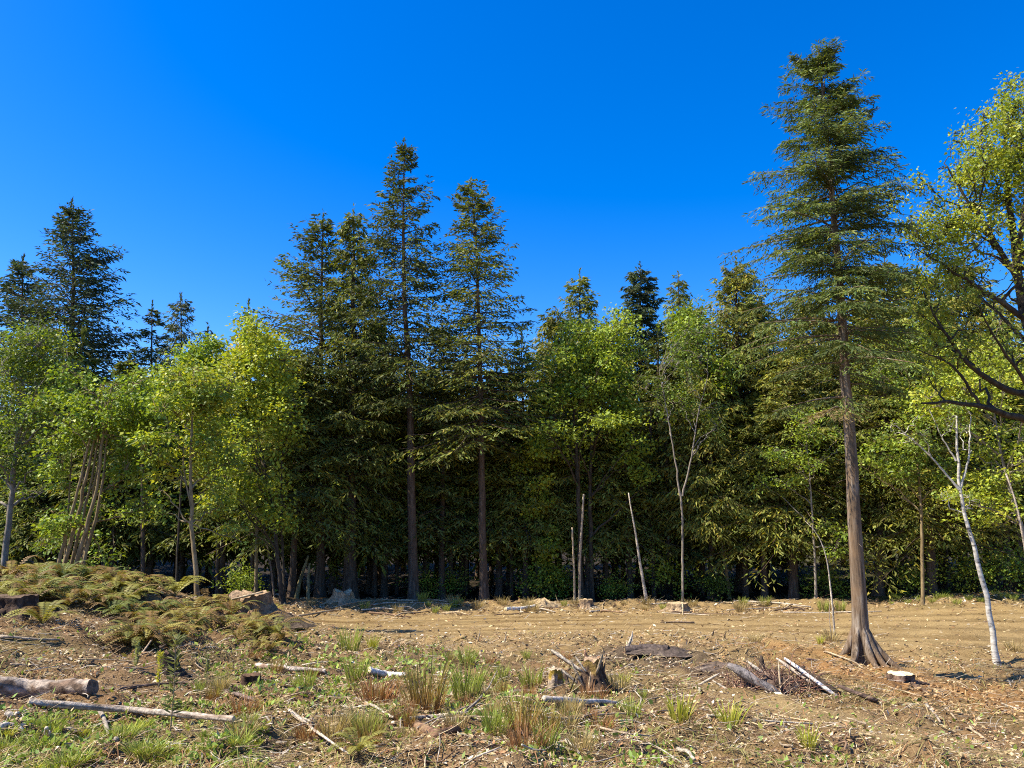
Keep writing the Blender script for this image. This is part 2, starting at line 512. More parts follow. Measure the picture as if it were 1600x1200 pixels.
def conifer(name, label, base, top, kind='fir', R=3.0, hb=.25, nb=130, tr=.25, M=14, Qn=5, sl=.42, sw=.12, green='dark', seed=1, prof=None,
            ndead=14, barkm=None, side=None, brown=None, ylean=0.0, cat='tree', wood_k=3, group=None, trunk_k=9, gap=.1, only_arrays=False, thin=0.0):
    g = rng_(seed)
    if sl > .4 and not only_arrays:
        sl *= .68; sw *= .64; M = int(M * 1.15); Qn += 1; nb = int(nb * 1.45); R *= 1.12
    H = float(top[2] - base[2]); lx = float(top[0] - base[0])
    nT = 22
    ts = np.linspace(0, 1, nT)
    wob = .012 * H * np.stack([np.cumsum(g.normal(0, .12, nT)), np.cumsum(g.normal(0, .12, nT))], 1) * (ts * (1 - ts) * 4)[:, None]
    tp = np.stack([lx * ts + wob[:, 0], ylean * ts + wob[:, 1], H * ts], 1)
    trad = tr * (1 - ts) ** .85 + .012 + tr * .55 * np.exp(-ts * H / .45)
    e0, e1, droop, up, ang, hang, jit = KIND[kind]
    s = (np.arange(nb) + g.random(nb)) / nb
    wh = np.round(s * nb / 5) / (nb / 5)
    s = np.clip(s * .45 + wh * .55 + g.normal(0, .004, nb), 0, .995) * .965
    h = (hb + (1 - hb) * s)
    az = g.random(nb) * 2 * math.pi
    if prof is None:
        if kind == 'fir': pr = np.minimum(1, ((1 - s) * 1.3)) ** .85 * (.7 + .3 * np.clip(s / .15, 0, 1))
        elif kind == 'cedar': pr = (1 - s) ** .7 * (.8 + .2 * np.clip(s / .1, 0, 1))
        else: pr = (1 - s) ** .8
    else:
        pr = np.interp(s, prof[0], prof[1])
    L = R * pr * g.uniform(.55, 1.15, nb) + .04 + .16 * (1 - s)
    if side is not None:     # fuller towards one side
        L *= 1 + side[1] * np.cos(az - side[0])
    keep = g.random(nb) > gap + thin * (1 - sstep(.08, .42, s))
    if thin: L *= g.uniform(.75, 1.2, nb)
    s, h, az, L = s[keep], h[keep], az[keep], L[keep]; B = len(s)
    el = np.radians(e0 + (e1 - e0) * s ** 1.3 + g.normal(0, 7, B))
    hor = np.stack([np.cos(az), np.sin(az), np.zeros(B)], 1)
    hor2 = np.stack([-np.sin(az), np.cos(az), np.zeros(B)], 1)
    o = np.stack([np.interp(h, ts, tp[:, i]) for i in range(3)], 1)
    bend = g.normal(0, .12, B)
    def pos(t):   # t (B,m)
        z = L[:, None] * (np.tan(el)[:, None] * t - droop * t ** 2 + up * t ** 4)
        return o[:, None, :] + hor[:, None, :] * (L[:, None] * t)[..., None] + hor2[:, None, :] * (L[:, None] * bend[:, None] * t ** 2)[..., None] + z[..., None] * np.array([0, 0, 1.])
    tt = np.broadcast_to(np.linspace(0, 1, 6), (B, 6))
    bp = pos(tt)
    wood = Acc()
    V, Q = tubes(tp[None], trad[None], trunk_k)
    wood.add(V, Q)
    brad = (.006 + .011 * L)[:, None] * (1 - .85 * tt)
    V, Q = tubes(bp, brad, wood_k)
    wood.add(V, Q, col=(.6, .6, .6))
    if ndead:
        hd = (hb + .12) * (.1 + .9 * g.random(ndead) ** .6); azd = g.random(ndead) * 6.283; Ld = R * g.uniform(.12, .62, ndead) * (0.15 + 1.1 * (hd / (hb + .12)) ** 2)
        od = np.stack([np.interp(hd, ts, tp[:, i]) for i in range(3)], 1)
        hd3 = np.stack([np.cos(azd), np.sin(azd), g.uniform(-.35, .2, ndead)], 1)
        ends = od + hd3 * Ld[:, None]
        mids = (od + ends) / 2 + np.array([0, 0, .12]) * Ld[:, None]
        pd = bez(od, mids, ends + np.array([0, 0, -.15]) * Ld[:, None], 5)
        V, Q = tubes(pd, (.006 + .008 * Ld)[:, None] * np.linspace(1, .25, 5)[None], 3)
        wood.add(V, Q, col=(.75, .72, .7))
    # branchlets
    tj = .10 + .90 * (np.arange(M)[None] + g.random((B, M))) / M
    bo = pos(tj)
    tan_ = norm(pos(np.minimum(tj + .05, 1.05)) - pos(tj - .05))
    sd = np.where((np.arange(M)[None] + g.integers(0, 2, (B, 1))) % 2 == 0, 1., -1.)
    a = np.radians(ang + g.normal(0, 10, (B, M)))
    perp = norm(np.cross(tan_, np.array([0, 0, 1.])))
    ld = tan_ * np.cos(a)[..., None] + perp * (sd * np.sin(a))[..., None] + np.array([0, 0, -1.]) * (hang * g.uniform(.2, .7, (B, M)))[..., None]
    ld = norm(ld)
    l = (.22 + .42 * (1 - tj) ** .9) * L[:, None] * g.uniform(.6, 1.15, (B, M)) * .8 + sl * .35
    l = np.minimum(l, 1.5)
    keepb = g.random((B, M)) < np.clip((L[:, None] / max(R, .1)) ** .7 * 1.15, .22, 1)
    # sprays along the branchlets
    k = (np.arange(Qn)[None, None] + g.random((B, M, Qn))) / Qn
    so = bo[:, :, None, :] + ld[:, :, None, :] * (l[:, :, None] * k)[..., None]
    so = so + np.array([0, 0, -1.]) * (hang * .25 * l[:, :, None] * k ** 2)[..., None]
    sp = norm(np.cross(ld, np.array([0, 0, 1.])))[:, :, None, :]
    s2 = np.where((np.arange(Qn) % 2) == 0, 1., -1.)[None, None, :, None]
    sdv = ld[:, :, None, :] * .75 + sp * s2 * .55 + g.normal(0, .28, (B, M, Qn, 3)) + np.array([0, 0, -1.]) * hang * .6
    msk = np.broadcast_to(keepb[:, :, None], k.shape).ravel()
    so = so.reshape(-1, 3)[msk]; sdv = sdv.reshape(-1, 3)[msk]
    n = len(so)
    nm = norm(np.array([0, 0, 1.]) + g.normal(0, jit, (n, 3)))
    # leader
    Lc = sl * g.uniform(.6, 1.3, n); Wc = sw * g.uniform(.7, 1.3, n)
    V, Q = kites(so, sdv, nm, Lc, Wc, .12)
    base_c = np.array(GREENS[green])
    br_v = np.broadcast_to(g.uniform(.6, 1.35, (B, 1, 1)), k.shape).ravel()[msk]
    c = base_c[None] * (br_v * g.uniform(.65, 1.3, n))[:, None] * (1 + g.normal(0, .08, (n, 3)))
    yl = g.random(n) < .18
    c[yl] *= np.array([1.5, 1.25, .8])
    if brown is not None:
        bm = np.broadcast_to(g.random((B, 1, 1)), k.shape).ravel()[msk]
        sv = np.broadcast_to(s[:, None, None], k.shape).ravel()[msk]
        wv = (bm < brown[1]) & (sv < brown[0])
        c[wv] = np.array([.20, .145, .055]) * g.uniform(.6, 1.2, (wv.sum(), 1))
    C4 = np.repeat(np.clip(c, 0, 1), 4, 0)
    # leader tip
    nt_ = 46
    to_ = tp[-1][None] - np.array([0, 0, 1.]) * (g.random((nt_, 1)) * .075 * H * (1 - hb) - .15)
    td = norm(g.normal(0, .42, (nt_, 3)) + np.array([0, 0, 1.1]))
    V2, Q2 = kites(to_, td, norm(g.normal(0, 1, (nt_, 3))), sl * g.uniform(.5, 1., nt_), sw * g.uniform(.6, 1., nt_))
    crown = Acc(); crown.add(V, Q, col=C4); crown.add(V2, Q2, col=base_c)
    if only_arrays:
        return wood, crown
    t = thing(name, label, cat, base, group)
    link('trunk', wood.mesh('trunk', barkm or M_BARK, True), t)
    link('crown', crown.mesh('crown', M_NEEDLE), t)
    return t

def gp(px, py, Y):
    """base of a tree at depth Y in the picture column px"""
    p = P(px, py, Y)
    p[2] = hz(p[0], Y) - .06
    return p

# the lone tall conifer in the clearing
_lb = G(1347, 1028) + [0, 0, -.28]
conifer('lone_conifer', 'tall lone conifer with bare tapering trunk standing in the open clearing', _lb, P(1278, 72, _lb[1] + .2),
        'hemlock', R=_lb[1] * .105, hb=.38, nb=400, tr=.175, M=28, Qn=10, sl=.15, sw=.03, green='lone', seed=11, side=(math.pi, .1),
        prof=([0, .1, .25, .45, .62, .8, .93, 1], [.95, 1.05, 1.02, .88, .74, .53, .30, .06]), thin=.62, ndead=60, barkm=M_BARKBIG,
        brown=(.1, .3), trunk_k=18, wood_k=4, gap=.2, ylean=.2)

def trunk_roots():
    t = [o for o in COL.objects if o.name == 'lone_conifer'][0]; g = rng_(12)
    for q, (an, l) in enumerate([(-.5, 1.1), (.4, .6), (1.7, .7), (2.8, .55), (-1.5, .75), (-2.4, .6), (-1.0, .8)]):
        dv = np.array([math.cos(an), math.sin(an), 0])
        e = dv * l; e[2] = hz(_lb[0] + e[0], _lb[1] + e[1]) - _lb[2] - .03
        Vr, Qr = closed_tube(bez(dv * .10 + [0, 0, 1.15], dv * .27 + [0, 0, .2], e, 12), np.array([.02, .04, .062, .075, .082, .085, .084, .078, .068, .055, .04, .02]), 8, .005, g)
        A = Acc(); A.add(Vr, Qr); link('root', A.mesh('root', M_BARKBIG, True), t)
trunk_roots()
C = conifer
C('douglas_fir', 'broad dark fir above the leafy maples at the far end', gp(118, 900, 47), P(112, 316, 47), 'fir', 5.4, .22, 270, .3, 16, 5, .5, .15, 'blue', 21)
C('douglas_fir', 'shorter dark fir at the picture edge beside the broad fir', gp(30, 900, 50), P(36, 402, 50), 'fir', 5.0, .2, 210, .28, 15, 5, .5, .15, 'blue', 22)
C('hemlock', 'thin dark spire between the broad fir and a feathery cedar', gp(236, 900, 50), P(238, 474, 50), 'hemlock', 3.0, .2, 120, .2, 13, 5, .5, .14, 'blue', 23)
C('cedar_tree', 'feathery grey-green cedar top above the lit maple leaves', gp(285, 900, 55), P(283, 462, 55), 'cedar', 3.2, .3, 130, .22, 12, 5, .5, .14, 'grey', 24)
C('cedar_tree', 'small pointed conifer tip just above the maple crowns', gp(326, 900, 56), P(325, 508, 56), 'cedar', 2.4, .3, 90, .2, 11, 5, .5, .13, 'grey', 25)
C('cedar_tree', 'open topped conifer showing over the yellow maple', gp(390, 900, 55), P(389, 472, 55), 'hemlock', 2.6, .3, 80, .2, 11, 4, .5, .15, 'dark', 26, gap=.35)
C('douglas_fir', 'fir with blunt top and long branches on its open side', gp(500, 932, 41), P(512, 345, 42), 'fir', 4.2, .24, 210, .24, 15, 5, .45, .13, 'dark', 27, side=(math.pi, .25))
C('cedar_tree', 'cedar with hanging grey-green sprays beside the tallest fir', gp(547, 930, 40.5), P(553, 326, 40.5), 'cedar', 3.3, .22, 230, .34, 16, 5, .45, .12, 'mid', 28)
C('douglas_fir', 'tallest fir of the middle group with layered branches and long bare trunk', gp(647, 938, 39.5), P(632, 222, 39.5), 'fir', 3.25, .40, 165, .25, 16, 5, .42, .12, 'dark', 29, gap=.12, ndead=24)
C('douglas_fir', 'second tallest fir with pale bare trunk, next to the tallest', gp(757, 940, 39.5), P(736, 284, 39.5), 'fir', 3.0, .36, 165, .21, 15, 5, .42, .12, 'mid', 30, gap=.1, ndead=26,
  prof=([0, .1, .3, .5, .75, 1], [1.05, 1.2, 1.1, .9, .5, .06]))
C('hemlock', 'thin trunked dark conifer between the two tallest firs', gp(690, 938, 42), P(692, 505, 42), 'hemlock', 2.6, .2, 110, .17, 13, 5, .45, .12, 'dark', 31)
C('hemlock', 'slim conifer just past the second tallest fir', gp(822, 936, 42), P(815, 520, 42), 'hemlock', 2.4, .25, 110, .16, 13, 5, .45, .12, 'mid', 32)
C('cedar_tree', 'twin pointed cedar rising over the bright green maple', gp(905, 900, 49), P(906, 426, 49), 'cedar', 3.4, .2, 200, .28, 14, 5, .48, .13, 'mid', 33)
C('spruce_tree', 'dense dark columnar conifer with drooping tip', gp(1000, 900, 50), P(1000, 414, 50), 'spruce', 2.7, .15, 260, .25, 14, 6, .45, .15, 'blue', 34,
  prof=([0, .3, .6, .85, 1], [1.2, .9, .62, .42, .12]))
C('cedar_tree', 'pointed cedar top between the dark columnar conifer and lone tree', gp(1062, 900, 52), P(1060, 427, 52), 'cedar', 3.0, .2, 170, .25, 13, 5, .48, .13, 'mid', 35)
C('cedar_tree', 'broad bushy cedar behind the lone conifer on its shaded road side', gp(1160, 925, 43), P(1150, 408, 43), 'cedar', 4.4, .2, 280, .34, 17, 5, .46, .13, 'olive', 36)
C('hemlock', 'feathery light green hemlock close behind the lone trunk', gp(1240, 930, 40), P(1235, 520, 40), 'hemlock', 3.9, .22, 210, .22, 16, 5, .44, .12, 'olive', 37)
C('hemlock', 'small dark conifer seen past the lone trunk beside the big maple', gp(1372, 930, 39), P(1368, 410, 40), 'hemlock', 3.4, .22, 200, .22, 15, 5, .44, .12, 'mid', 38)
C('hemlock', 'low branched hemlock with wide sweeping boughs behind the birch', gp(1455, 925, 38), P(1450, 520, 38), 'hemlock', 3.8, .2, 200, .22, 15, 5, .44, .12, 'olive', 39)
C('cedar_tree', 'dark cedar at the edge behind the birch and maple limbs', gp(1560, 920, 41), P(1565, 470, 41), 'cedar', 3.8, .22, 190, .26, 14, 5, .46, .13, 'mid', 40)
C('hemlock', 'double trunk conifer rising through the bright maple', gp(918, 938, 42), P(935, 520, 42), 'hemlock', 2.6, .4, 100, .22, 13, 5, .45, .12, 'mid', 41)
C('hemlock', 'dark trunk pair conifer behind the pale leaning snag', gp(1032, 938, 44), P(1028, 520, 44), 'hemlock', 2.8, .3, 120, .26, 13, 5, .45, .12, 'dark', 42)

# infill trees: three builds, copied and scaled to their place
_inf = {}
for k_, (kd, R0, gr, sd_) in {'hemlock': ('hemlock', 3.4, 'mid', 43), 'cedar': ('cedar', 3.2, 'olive', 44), 'shade': ('hemlock', 3.2, 'mid', 45)}.items():
    t_ = C('hemlock', 'x', np.zeros(3), np.array([.2, 0, 12.]), kd, R0, .3, 200, .17, 15, 5, .45, .12, gr, sd_)
    _inf[k_] = (t_, [c.data for c in t_.children])
    for c in list(t_.children): bpy.data.objects.remove(c)
    bpy.data.objects.remove(t_)
gi = rng_(77)
def infill(k, px, Y, top, label, name='hemlock', wide=1.0):
    b0 = gp(px, 930, Y); H = P(px, top, Y)[2] - b0[2]
    t = thing(name, label, 'tree', b0)
    w = wide * (H / 12) ** .6
    t.scale = (w, w, H / 12); t.rotation_euler = (0, 0, gi.random() * 6.283)
    for nm, d in zip(('trunk', 'crown'), _inf[k][1]): link(nm, d, t)
for a_ in [('shade', 172, 42, 560, 'slender dark conifer behind the stem clump of the near maple'), ('shade', 345, 42, 590, 'bushy conifer behind the single maple stem and road bend'),
           ('hemlock', 455, 39.3, 560, 'low conifer with drooping boughs in front of the blunt fir'), ('shade', 600, 43, 590, 'low shaded conifer between the cedar and the tallest fir'),
           ('cedar', 852, 43, 610, 'low lit conifer between the second fir and bright maple'), ('shade', 62, 43, 575, 'shaded conifer behind the pale alder crown'),
           ('hemlock', 232, 44, 600, 'conifer in the gap between the two near maples'), ('hemlock', 425, 44, 540, 'conifer filling between the yellow maple and blunt fir'),
           ('cedar', 578, 45, 500, 'cedar filling between the hanging cedar and the tallest fir'), ('hemlock', 665, 44.5, 575, 'conifer close behind the tallest fir trunk'),
           ('hemlock', 722, 45, 560, 'conifer filling between the two tallest fir trunks'), ('shade', 780, 43, 575, 'dense conifer behind the pale trunk of the second fir'),
           ('cedar', 872, 47, 490, 'cedar shoulder beside the twin pointed cedar'), ('cedar', 962, 47, 505, 'cedar filling between bright maple and dark columnar conifer'),
           ('hemlock', 1092, 45, 480, 'conifer filling behind the forked alder crown'), ('cedar', 1112, 41.5, 560, 'cedar with lit sprays in front of the broad bushy cedar'),
           ('cedar', 1200, 45, 470, 'cedar between the broad bushy cedar and lone trunk'), ('hemlock', 1195, 40.5, 620, 'short bushy hemlock at the road edge by the broad cedar'),
           ('cedar', 1290, 43, 470, 'cedar right behind the lone bare trunk'), ('hemlock', 1335, 41, 560, 'bushy hemlock showing right beside the lone trunk'),
           ('hemlock', 1415, 42, 500, 'hemlock between the small dark conifer and the sweeping hemlock'), ('cedar', 1510, 43, 500, 'cedar behind the vine maple and birch'), ('hemlock', 1600, 39, 540, 'hemlock at the picture edge behind the maple limbs'),
           ('shade', 520, 44, 560, 'shaded conifer between the blunt fir and hanging cedar'), ('shade', 905, 43.5, 640, 'shaded conifer under the bright maple crown'), ('shade', 985, 42.5, 640, 'shaded conifer behind the whitish leaning stem')]:
    infill(a_[0], a_[1], a_[2], a_[3], a_[4], 'cedar_tree' if a_[0] == 'cedar' else 'hemlock')
infill('cedar', 1478, 41, 425, 'tall cedar showing through the bare maple limbs', 'cedar_tree')
infill('hemlock', 1398, 43.5, 440, 'conifer top between the lone crown and the maple limbs')
infill('cedar', 1552, 44, 410, 'tall cedar behind the yellow maple leaves at the edge', 'cedar_tree')

# woods behind: one dark mass of crowns and trunks
def woods():
    g = rng_(500)
    protos = []
    for i, (k, gr) in enumerate((('hemlock', 'mid'), ('cedar', 'mid'), ('fir', 'dark'))):
        w, c = conifer('p', 'p', np.zeros(3), np.array([0, 0, 12.]), k, R=3.0, hb=.21, nb=100, tr=.16, M=10, Qn=4, sl=.6, sw=.17, green=gr, seed=600 + i, ndead=0, trunk_k=6, only_arrays=True)
        protos.append((w.V[0], w.Q[0], np.concatenate(c.V), np.concatenate(c.Q), np.concatenate(c.C)))
    W = Acc(); K = Acc()
    spots = []
    for _ in range(1500):
        x = g.uniform(-66, 50); y = 43.5 + 24 * g.random() ** 1.6
        if x < -30: y = g.uniform(46, 74)
        if all((x - a) ** 2 + (y - b) ** 2 > 10 for a, b in spots):
            spots.append((x, y))
        if len(spots) >= 110: break
    for x, y in spots:
        p = protos[g.integers(0, 3)]
        a = g.random() * 6.283; ca, sa = math.cos(a), math.sin(a)
        hs_ = g.uniform(.8, 1.25) * (1 + .006 * (y - 45)); rs = g.uniform(.85, 1.2)
        Rm = np.array([[ca * rs, -sa * rs, 0], [sa * rs, ca * rs, 0], [0, 0, hs_]])
        off = np.array([x, y, hz(x, y) - .1])
        W.add(p[0] @ Rm.T + off, p[1])
        K.add(p[2] @ Rm.T + off, p[3], col=p[4] * g.uniform(.7, 1.2))
    o = link('woods', K.mesh('woods', M_NEEDLE)); tag(o, 'dark mass of conifer crowns deep in the woods', 'woods', kind='stuff')
    o2 = link('trunk', W.mesh('trunk', M_BARK, True), o); o2['kind'] = 'stuff'
woods()

# ------------------------------------------------------------------ broadleaf trees
LEAFC = {'yellow': (.42, .43, .05), 'lime': (.31, .38, .045), 'green': (.20, .29, .038), 'deep': (.12, .17, .03), 'gold': (.46, .38, .04)}

def ell(px, py, Y, rx, ry, rd=None):
    """a blob of crown at a pixel, its radii given in photo pixels at depth Y"""
    s = Y / F
    return P(px, py, Y), np.array([rx * s, rd if rd is not None else rx * s, ry * s])

def broadleaf(name, label, base, stems, blobs, nl=14, leaf=.2, per=16, cols=('lime',), seed=1, bark=None, spread=.34, limb_r=.05, twig_r=.012, cat='tree', flat=.5, group=None, stem_k=8, extra=None):
    """stems: [(world points, base radius, tip radius)]; blobs: [(centre, radii, clusters)]"""
    g = rng_(seed)
    wood = Acc(); nodes = []; noder = []
    for pts, r0, r1 in stems:
        pp = poly(pts, 16)
        pp[1:-1] += g.normal(0, .10 * r0 + .006, (14, 3))
        rr = np.linspace(r0, r1, 16); rr[0] *= 1.35
        V, Q = tubes(pp[None], rr[None], stem_k); wood.add(V, Q)
        nodes.append(pp[5:]); noder.append(rr[5:])
    if extra is not None:      # hand-laid limbs
        for pts, r0, r1 in extra:
            pp = poly(pts, 12); pp[1:-1] += g.normal(0, .3 * r1 + .012, (10, 3)); rr = np.linspace(r0, r1, 12)
            V, Q = tubes(pp[None], rr[None], 6); wood.add(V, Q)
            nodes.append(pp[3:]); noder.append(rr[3:])
    nodes = np.concatenate(nodes); noder = np.concatenate(noder)
    cl = []
    for ctr, rad, n in blobs:
        n = int(n * .7)
        ns = max(5, n // 8)
        d = norm(g.normal(0, 1, (ns, 3)))
        sub = d * (g.random(ns) ** (1 / 2.2))[:, None]
        sub *= g.uniform(.65, 1.4, (ns, 1))
        q = sub[g.integers(0, ns, n)] + g.normal(0, .15, (n, 3)) * np.array([1.1, 1.1, .8])
        up_ = g.random(n) < .08
        q[up_, 2] += g.random(up_.sum()) * .5 * (q[up_, 2] > 0)
        cl.append(ctr + q * rad)
    cl = np.concatenate(cl)
    # limbs to spread-out clusters
    sel = [int(g.integers(len(cl)))]
    dm = np.linalg.norm(cl - cl[sel[0]], axis=1)
    while len(sel) < min(nl, len(cl)):
        k = int(np.argmax(dm * g.uniform(.7, 1, len(cl)))); sel.append(k)
        dm = np.minimum(dm, np.linalg.norm(cl - cl[k], axis=1))
    ends = cl[sel]
    dv = ends[:, None] - nodes[None]
    hd = np.linalg.norm(dv[..., :2], axis=-1)
    cost = np.abs(dv[..., 2] - hd * .9) + hd * .6 + np.where(dv[..., 2] < -.3, 4, 0)
    st = np.argmin(cost, 1)
    a = nodes[st]; ra = np.minimum(noder[st] * .6, limb_r * g.uniform(.6, 1.2, len(st)))
    mid = a * .5 + ends * .5 + np.stack([g.normal(0, .2, len(a)), g.normal(0, .2, len(a)), .10 * np.linalg.norm(ends - a, axis=1)], 1)
    lp = bez(a, mid, ends, 9); lp[:, 1:-1] += g.normal(0, .05, lp[:, 1:-1].shape)
    lr = ra[:, None] * np.linspace(1, .18, 9)[None] + .004
    V, Q = tubes(lp, lr, 5); wood.add(V, Q)
    allp = np.concatenate([nodes, lp[:, 2:].reshape(-1, 3)])
    d2 = np.linalg.norm(cl[:, None] - allp[None], axis=-1) + np.where(cl[:, None, 2] < allp[None, :, 2] - .2, .6, 0)
    ni = np.argmin(d2, 1)
    a = allp[ni]; mid = a * .5 + cl * .5 + g.normal(0, .1, a.shape) + np.array([0, 0, .08])
    tp_ = bez(a, mid, cl, 5)
    V, Q = tubes(tp_, np.broadcast_to(twig_r * np.linspace(1, .3, 5), (len(cl), 5)), 3); wood.add(V, Q)
    # leaves
    per = int(per * 1.9); leaf = leaf * .68; spread = spread * .74
    n = len(cl) * per
    ci = np.repeat(np.arange(len(cl)), per)
    keep = g.random(n) < np.repeat(g.uniform(.3, 1.0, len(cl)), per)
    ci = ci[keep]; n = len(ci)
    off = np.clip(g.normal(0, spread, (n, 3)), -1.5 * spread, 1.5 * spread) * np.array([1, 1, .6])
    lo = cl[ci] + off
    ldir = norm(off * np.array([1, 1, .2]) + g.normal(0, .25, (n, 3)) * spread / .3 + np.array([0, 0, -.12]))
    nm = norm(np.array([0, 0, 1.]) + g.normal(0, flat + .25, (n, 3)) + np.array([-.2, -.05, 0]))
    V, Q = kites(lo, ldir, nm, leaf * g.uniform(.4, 1.55, n), leaf * .85 * g.uniform(.5, 1.25, n), .1, .42)
    palette = np.array([LEAFC[c] for c in cols])
    cc = palette[g.integers(0, len(cols), len(cl))][ci] * np.repeat(g.uniform(.75, 1.2, (len(cl), 1)), 1, 1)[ci] * g.uniform(.7, 1.25, (n, 1))
    crown = Acc(); crown.add(V, Q, col=np.repeat(np.clip(cc, 0, .9), 4, 0))
    t = thing(name, label, cat, base, group)
    link('trunk', wood.mesh('trunk', bark or M_BARKTAN, True, base), t)
    link('crown', crown.mesh('crown', M_LEAF, False, base), t)
    return t

def stem(pix, Y, r0, r1, dy=0.0, ground=True):
    """a stem through photo pixels at depth Y (drifting dy metres back towards its tip)"""
    n = len(pix)
    pts = [P(x, y, Y + dy * i / max(1, n - 1)) for i, (x, y) in enumerate(pix)]
    if ground:
        b = pts[0].copy(); b[2] = hz(b[0], b[1]) - .08
        pts[0] = b
    return pts, r0, r1

B_ = broadleaf
def E(px, py, Y, rx, ry, n, rd=None):
    c, r = ell(px, py, Y, rx, ry, rd)
    return c, r, n

s1 = stem([(6, 880), (22, 740), (32, 640), (40, 540)], 28, .13, .04)
B_('alder_tree', 'pale barked alder with a full green crown at the picture edge', s1[0][0], [s1, stem([(25, 700), (62, 640), (80, 590)], 28, .05, .02, ground=False)],
   [E(45, 555, 28, 75, 85, 380), E(10, 660, 28, 60, 110, 240), E(85, 620, 28, 45, 80, 150), E(60, 720, 28.5, 60, 60, 110)], 22, .17, 16, ('green', 'deep', 'lime'), 201, M_BARKGREY, .3)
sm = [stem([(85 + 9 * i, 900), (120 + 10 * i, 770), (150 + 5 * i, 650), (158 + 6 * i, 600)], 23 + .35 * (i % 3), .06 + .015 * (i % 2), .02) for i in range(5)]
sm += [stem([(125, 900), (150, 740), (168, 620)], 23.6, .05, .015), stem([(100, 900), (112, 720), (118, 590)], 24, .04, .012)]
B_('maple_clump', 'maple clump of many leaning tan stems on the fern bank', sm[0][0][0], sm,
   [E(172, 640, 23.5, 68, 65, 340), E(110, 690, 23.5, 42, 70, 120), E(205, 720, 24, 50, 55, 130), E(170, 790, 24.5, 60, 40, 60), E(92, 810, 23, 38, 16, 55), E(120, 590, 24, 22, 45, 55), E(215, 640, 24, 40, 60, 90), E(140, 855, 24.5, 60, 30, 30)], 26, .17, 15, ('lime', 'green', 'green'), 202, M_BARKTAN, .26, limb_r=.03)
s3 = stem([(311, 920), (302, 850), (296, 760), (300, 690), (303, 580)], 22.5, .075, .02)
B_('maple_tree', 'single crooked maple stem where the fern bank ends', s3[0][0], [s3, stem([(298, 790), (286, 730), (288, 690)], 22.5, .03, .01, ground=False)],
   [E(300, 620, 22.5, 58, 58, 240), E(245, 700, 22.8, 40, 30, 70), E(330, 700, 23, 45, 60, 150), E(340, 640, 23.4, 35, 50, 90), E(262, 780, 23, 35, 40, 35), E(345, 800, 23.5, 40, 50, 45)], 18, .17, 15, ('lime', 'yellow', 'green'), 203, M_BARKTAN, .26, limb_r=.025)
s4 = stem([(441, 932), (428, 800), (405, 690), (385, 600)], 35, .10, .03)
B_('maple_tree', 'large yellow-green maple with a golden top beside the blunt fir', s4[0][0], [s4, stem([(445, 932), (440, 820), (440, 720)], 35.3, .07, .03)],
   [E(385, 640, 34, 72, 85, 430), E(398, 545, 34.5, 45, 42, 200), E(335, 610, 34, 40, 65, 150), E(360, 745, 33.5, 60, 45, 170), E(430, 650, 34.5, 40, 100, 170), E(420, 790, 34.5, 45, 60, 90)], 30, .24, 15, ('yellow', 'lime', 'lime'), 204, M_BARKDK, .36, limb_r=.05)
s4b = stem([(400, 930), (402, 700), (402, 540)], 37.5, .09, .03)
B_('maple_tree', 'golden orange tinted maple top against the sky', s4b[0][0], [s4b], [E(402, 540, 37.5, 40, 26, 170), E(425, 590, 37.5, 45, 50, 140), E(370, 560, 37.5, 35, 35, 80)], 14, .24, 15, ('gold', 'yellow'), 205, M_BARKTAN, .36)
s4c = stem([(275, 930), (282, 760), (300, 620), (300, 560)], 37, .06, .03)
B_('maple_tree', 'green maple crown filling the gap below the feathery cedar', s4c[0][0], [s4c], [E(300, 590, 36, 50, 55, 260), E(260, 640, 36, 40, 50, 120), E(330, 560, 36, 30, 35, 90)], 18, .24, 15, ('lime', 'green'), 206, M_BARKDK, .36)
s5 = stem([(908, 938), (905, 800), (900, 690), (890, 560)], 40, .16, .05)
B_('maple_tree', 'bright green maple crown in the centre of the tree line', s5[0][0], [s5, stem([(925, 938), (922, 760), (925, 640)], 40.4, .15, .05), stem([(903, 730), (860, 640), (845, 560)], 40, .06, .02, ground=False)],
   [E(925, 560, 40, 72, 62, 430), E(880, 600, 39.5, 48, 70, 200), E(965, 620, 39.5, 40, 50, 160), E(930, 660, 39, 75, 30, 150), E(870, 700, 39.5, 40, 60, 90), E(985, 720, 39.5, 40, 60, 80), E(945, 520, 40.5, 50, 40, 120)], 30, .25, 15, ('lime', 'green', 'lime'), 207, M_BARKDK, .38, limb_r=.06)
s5b = stem([(838, 938), (838, 800), (836, 720)], 41.2, .06, .03)
B_('maple_sapling', 'small bright sunlit maple glowing between dark trunks', s5b[0][0], [s5b], [E(838, 715, 41, 34, 60, 260), E(850, 860, 41, 30, 40, 90), E(842, 790, 41, 26, 40, 90)], 14, .24, 14, ('lime', 'yellow', 'lime'), 208, M_BARKDK, .34)
s6 = stem([(1067, 950), (1066, 800), (1063, 770)], 37, .06, .05)
B_('alder_tree', 'forked grey alder with bare pale branches by the road', s6[0][0], [s6, stem([(1063, 775), (1052, 700), (1040, 630), (1030, 580)], 37, .05, .015, ground=False), stem([(1066, 775), (1080, 720), (1090, 650), (1105, 590)], 37, .05, .015, ground=False)],
   [E(1065, 585, 37.5, 52, 50, 150), E(1095, 540, 38, 40, 45, 90), E(1110, 650, 37.5, 40, 50, 80), E(1030, 610, 37.5, 30, 40, 50)], 24, .18, 12, ('green', 'deep', 'deep'), 209, M_BARKGREY, .34, limb_r=.035, twig_r=.014)
s7 = stem([(1556, 1019), (1540, 920), (1515, 830), (1498, 770), (1496, 700), (1495, 650)], 22, .085, .025)
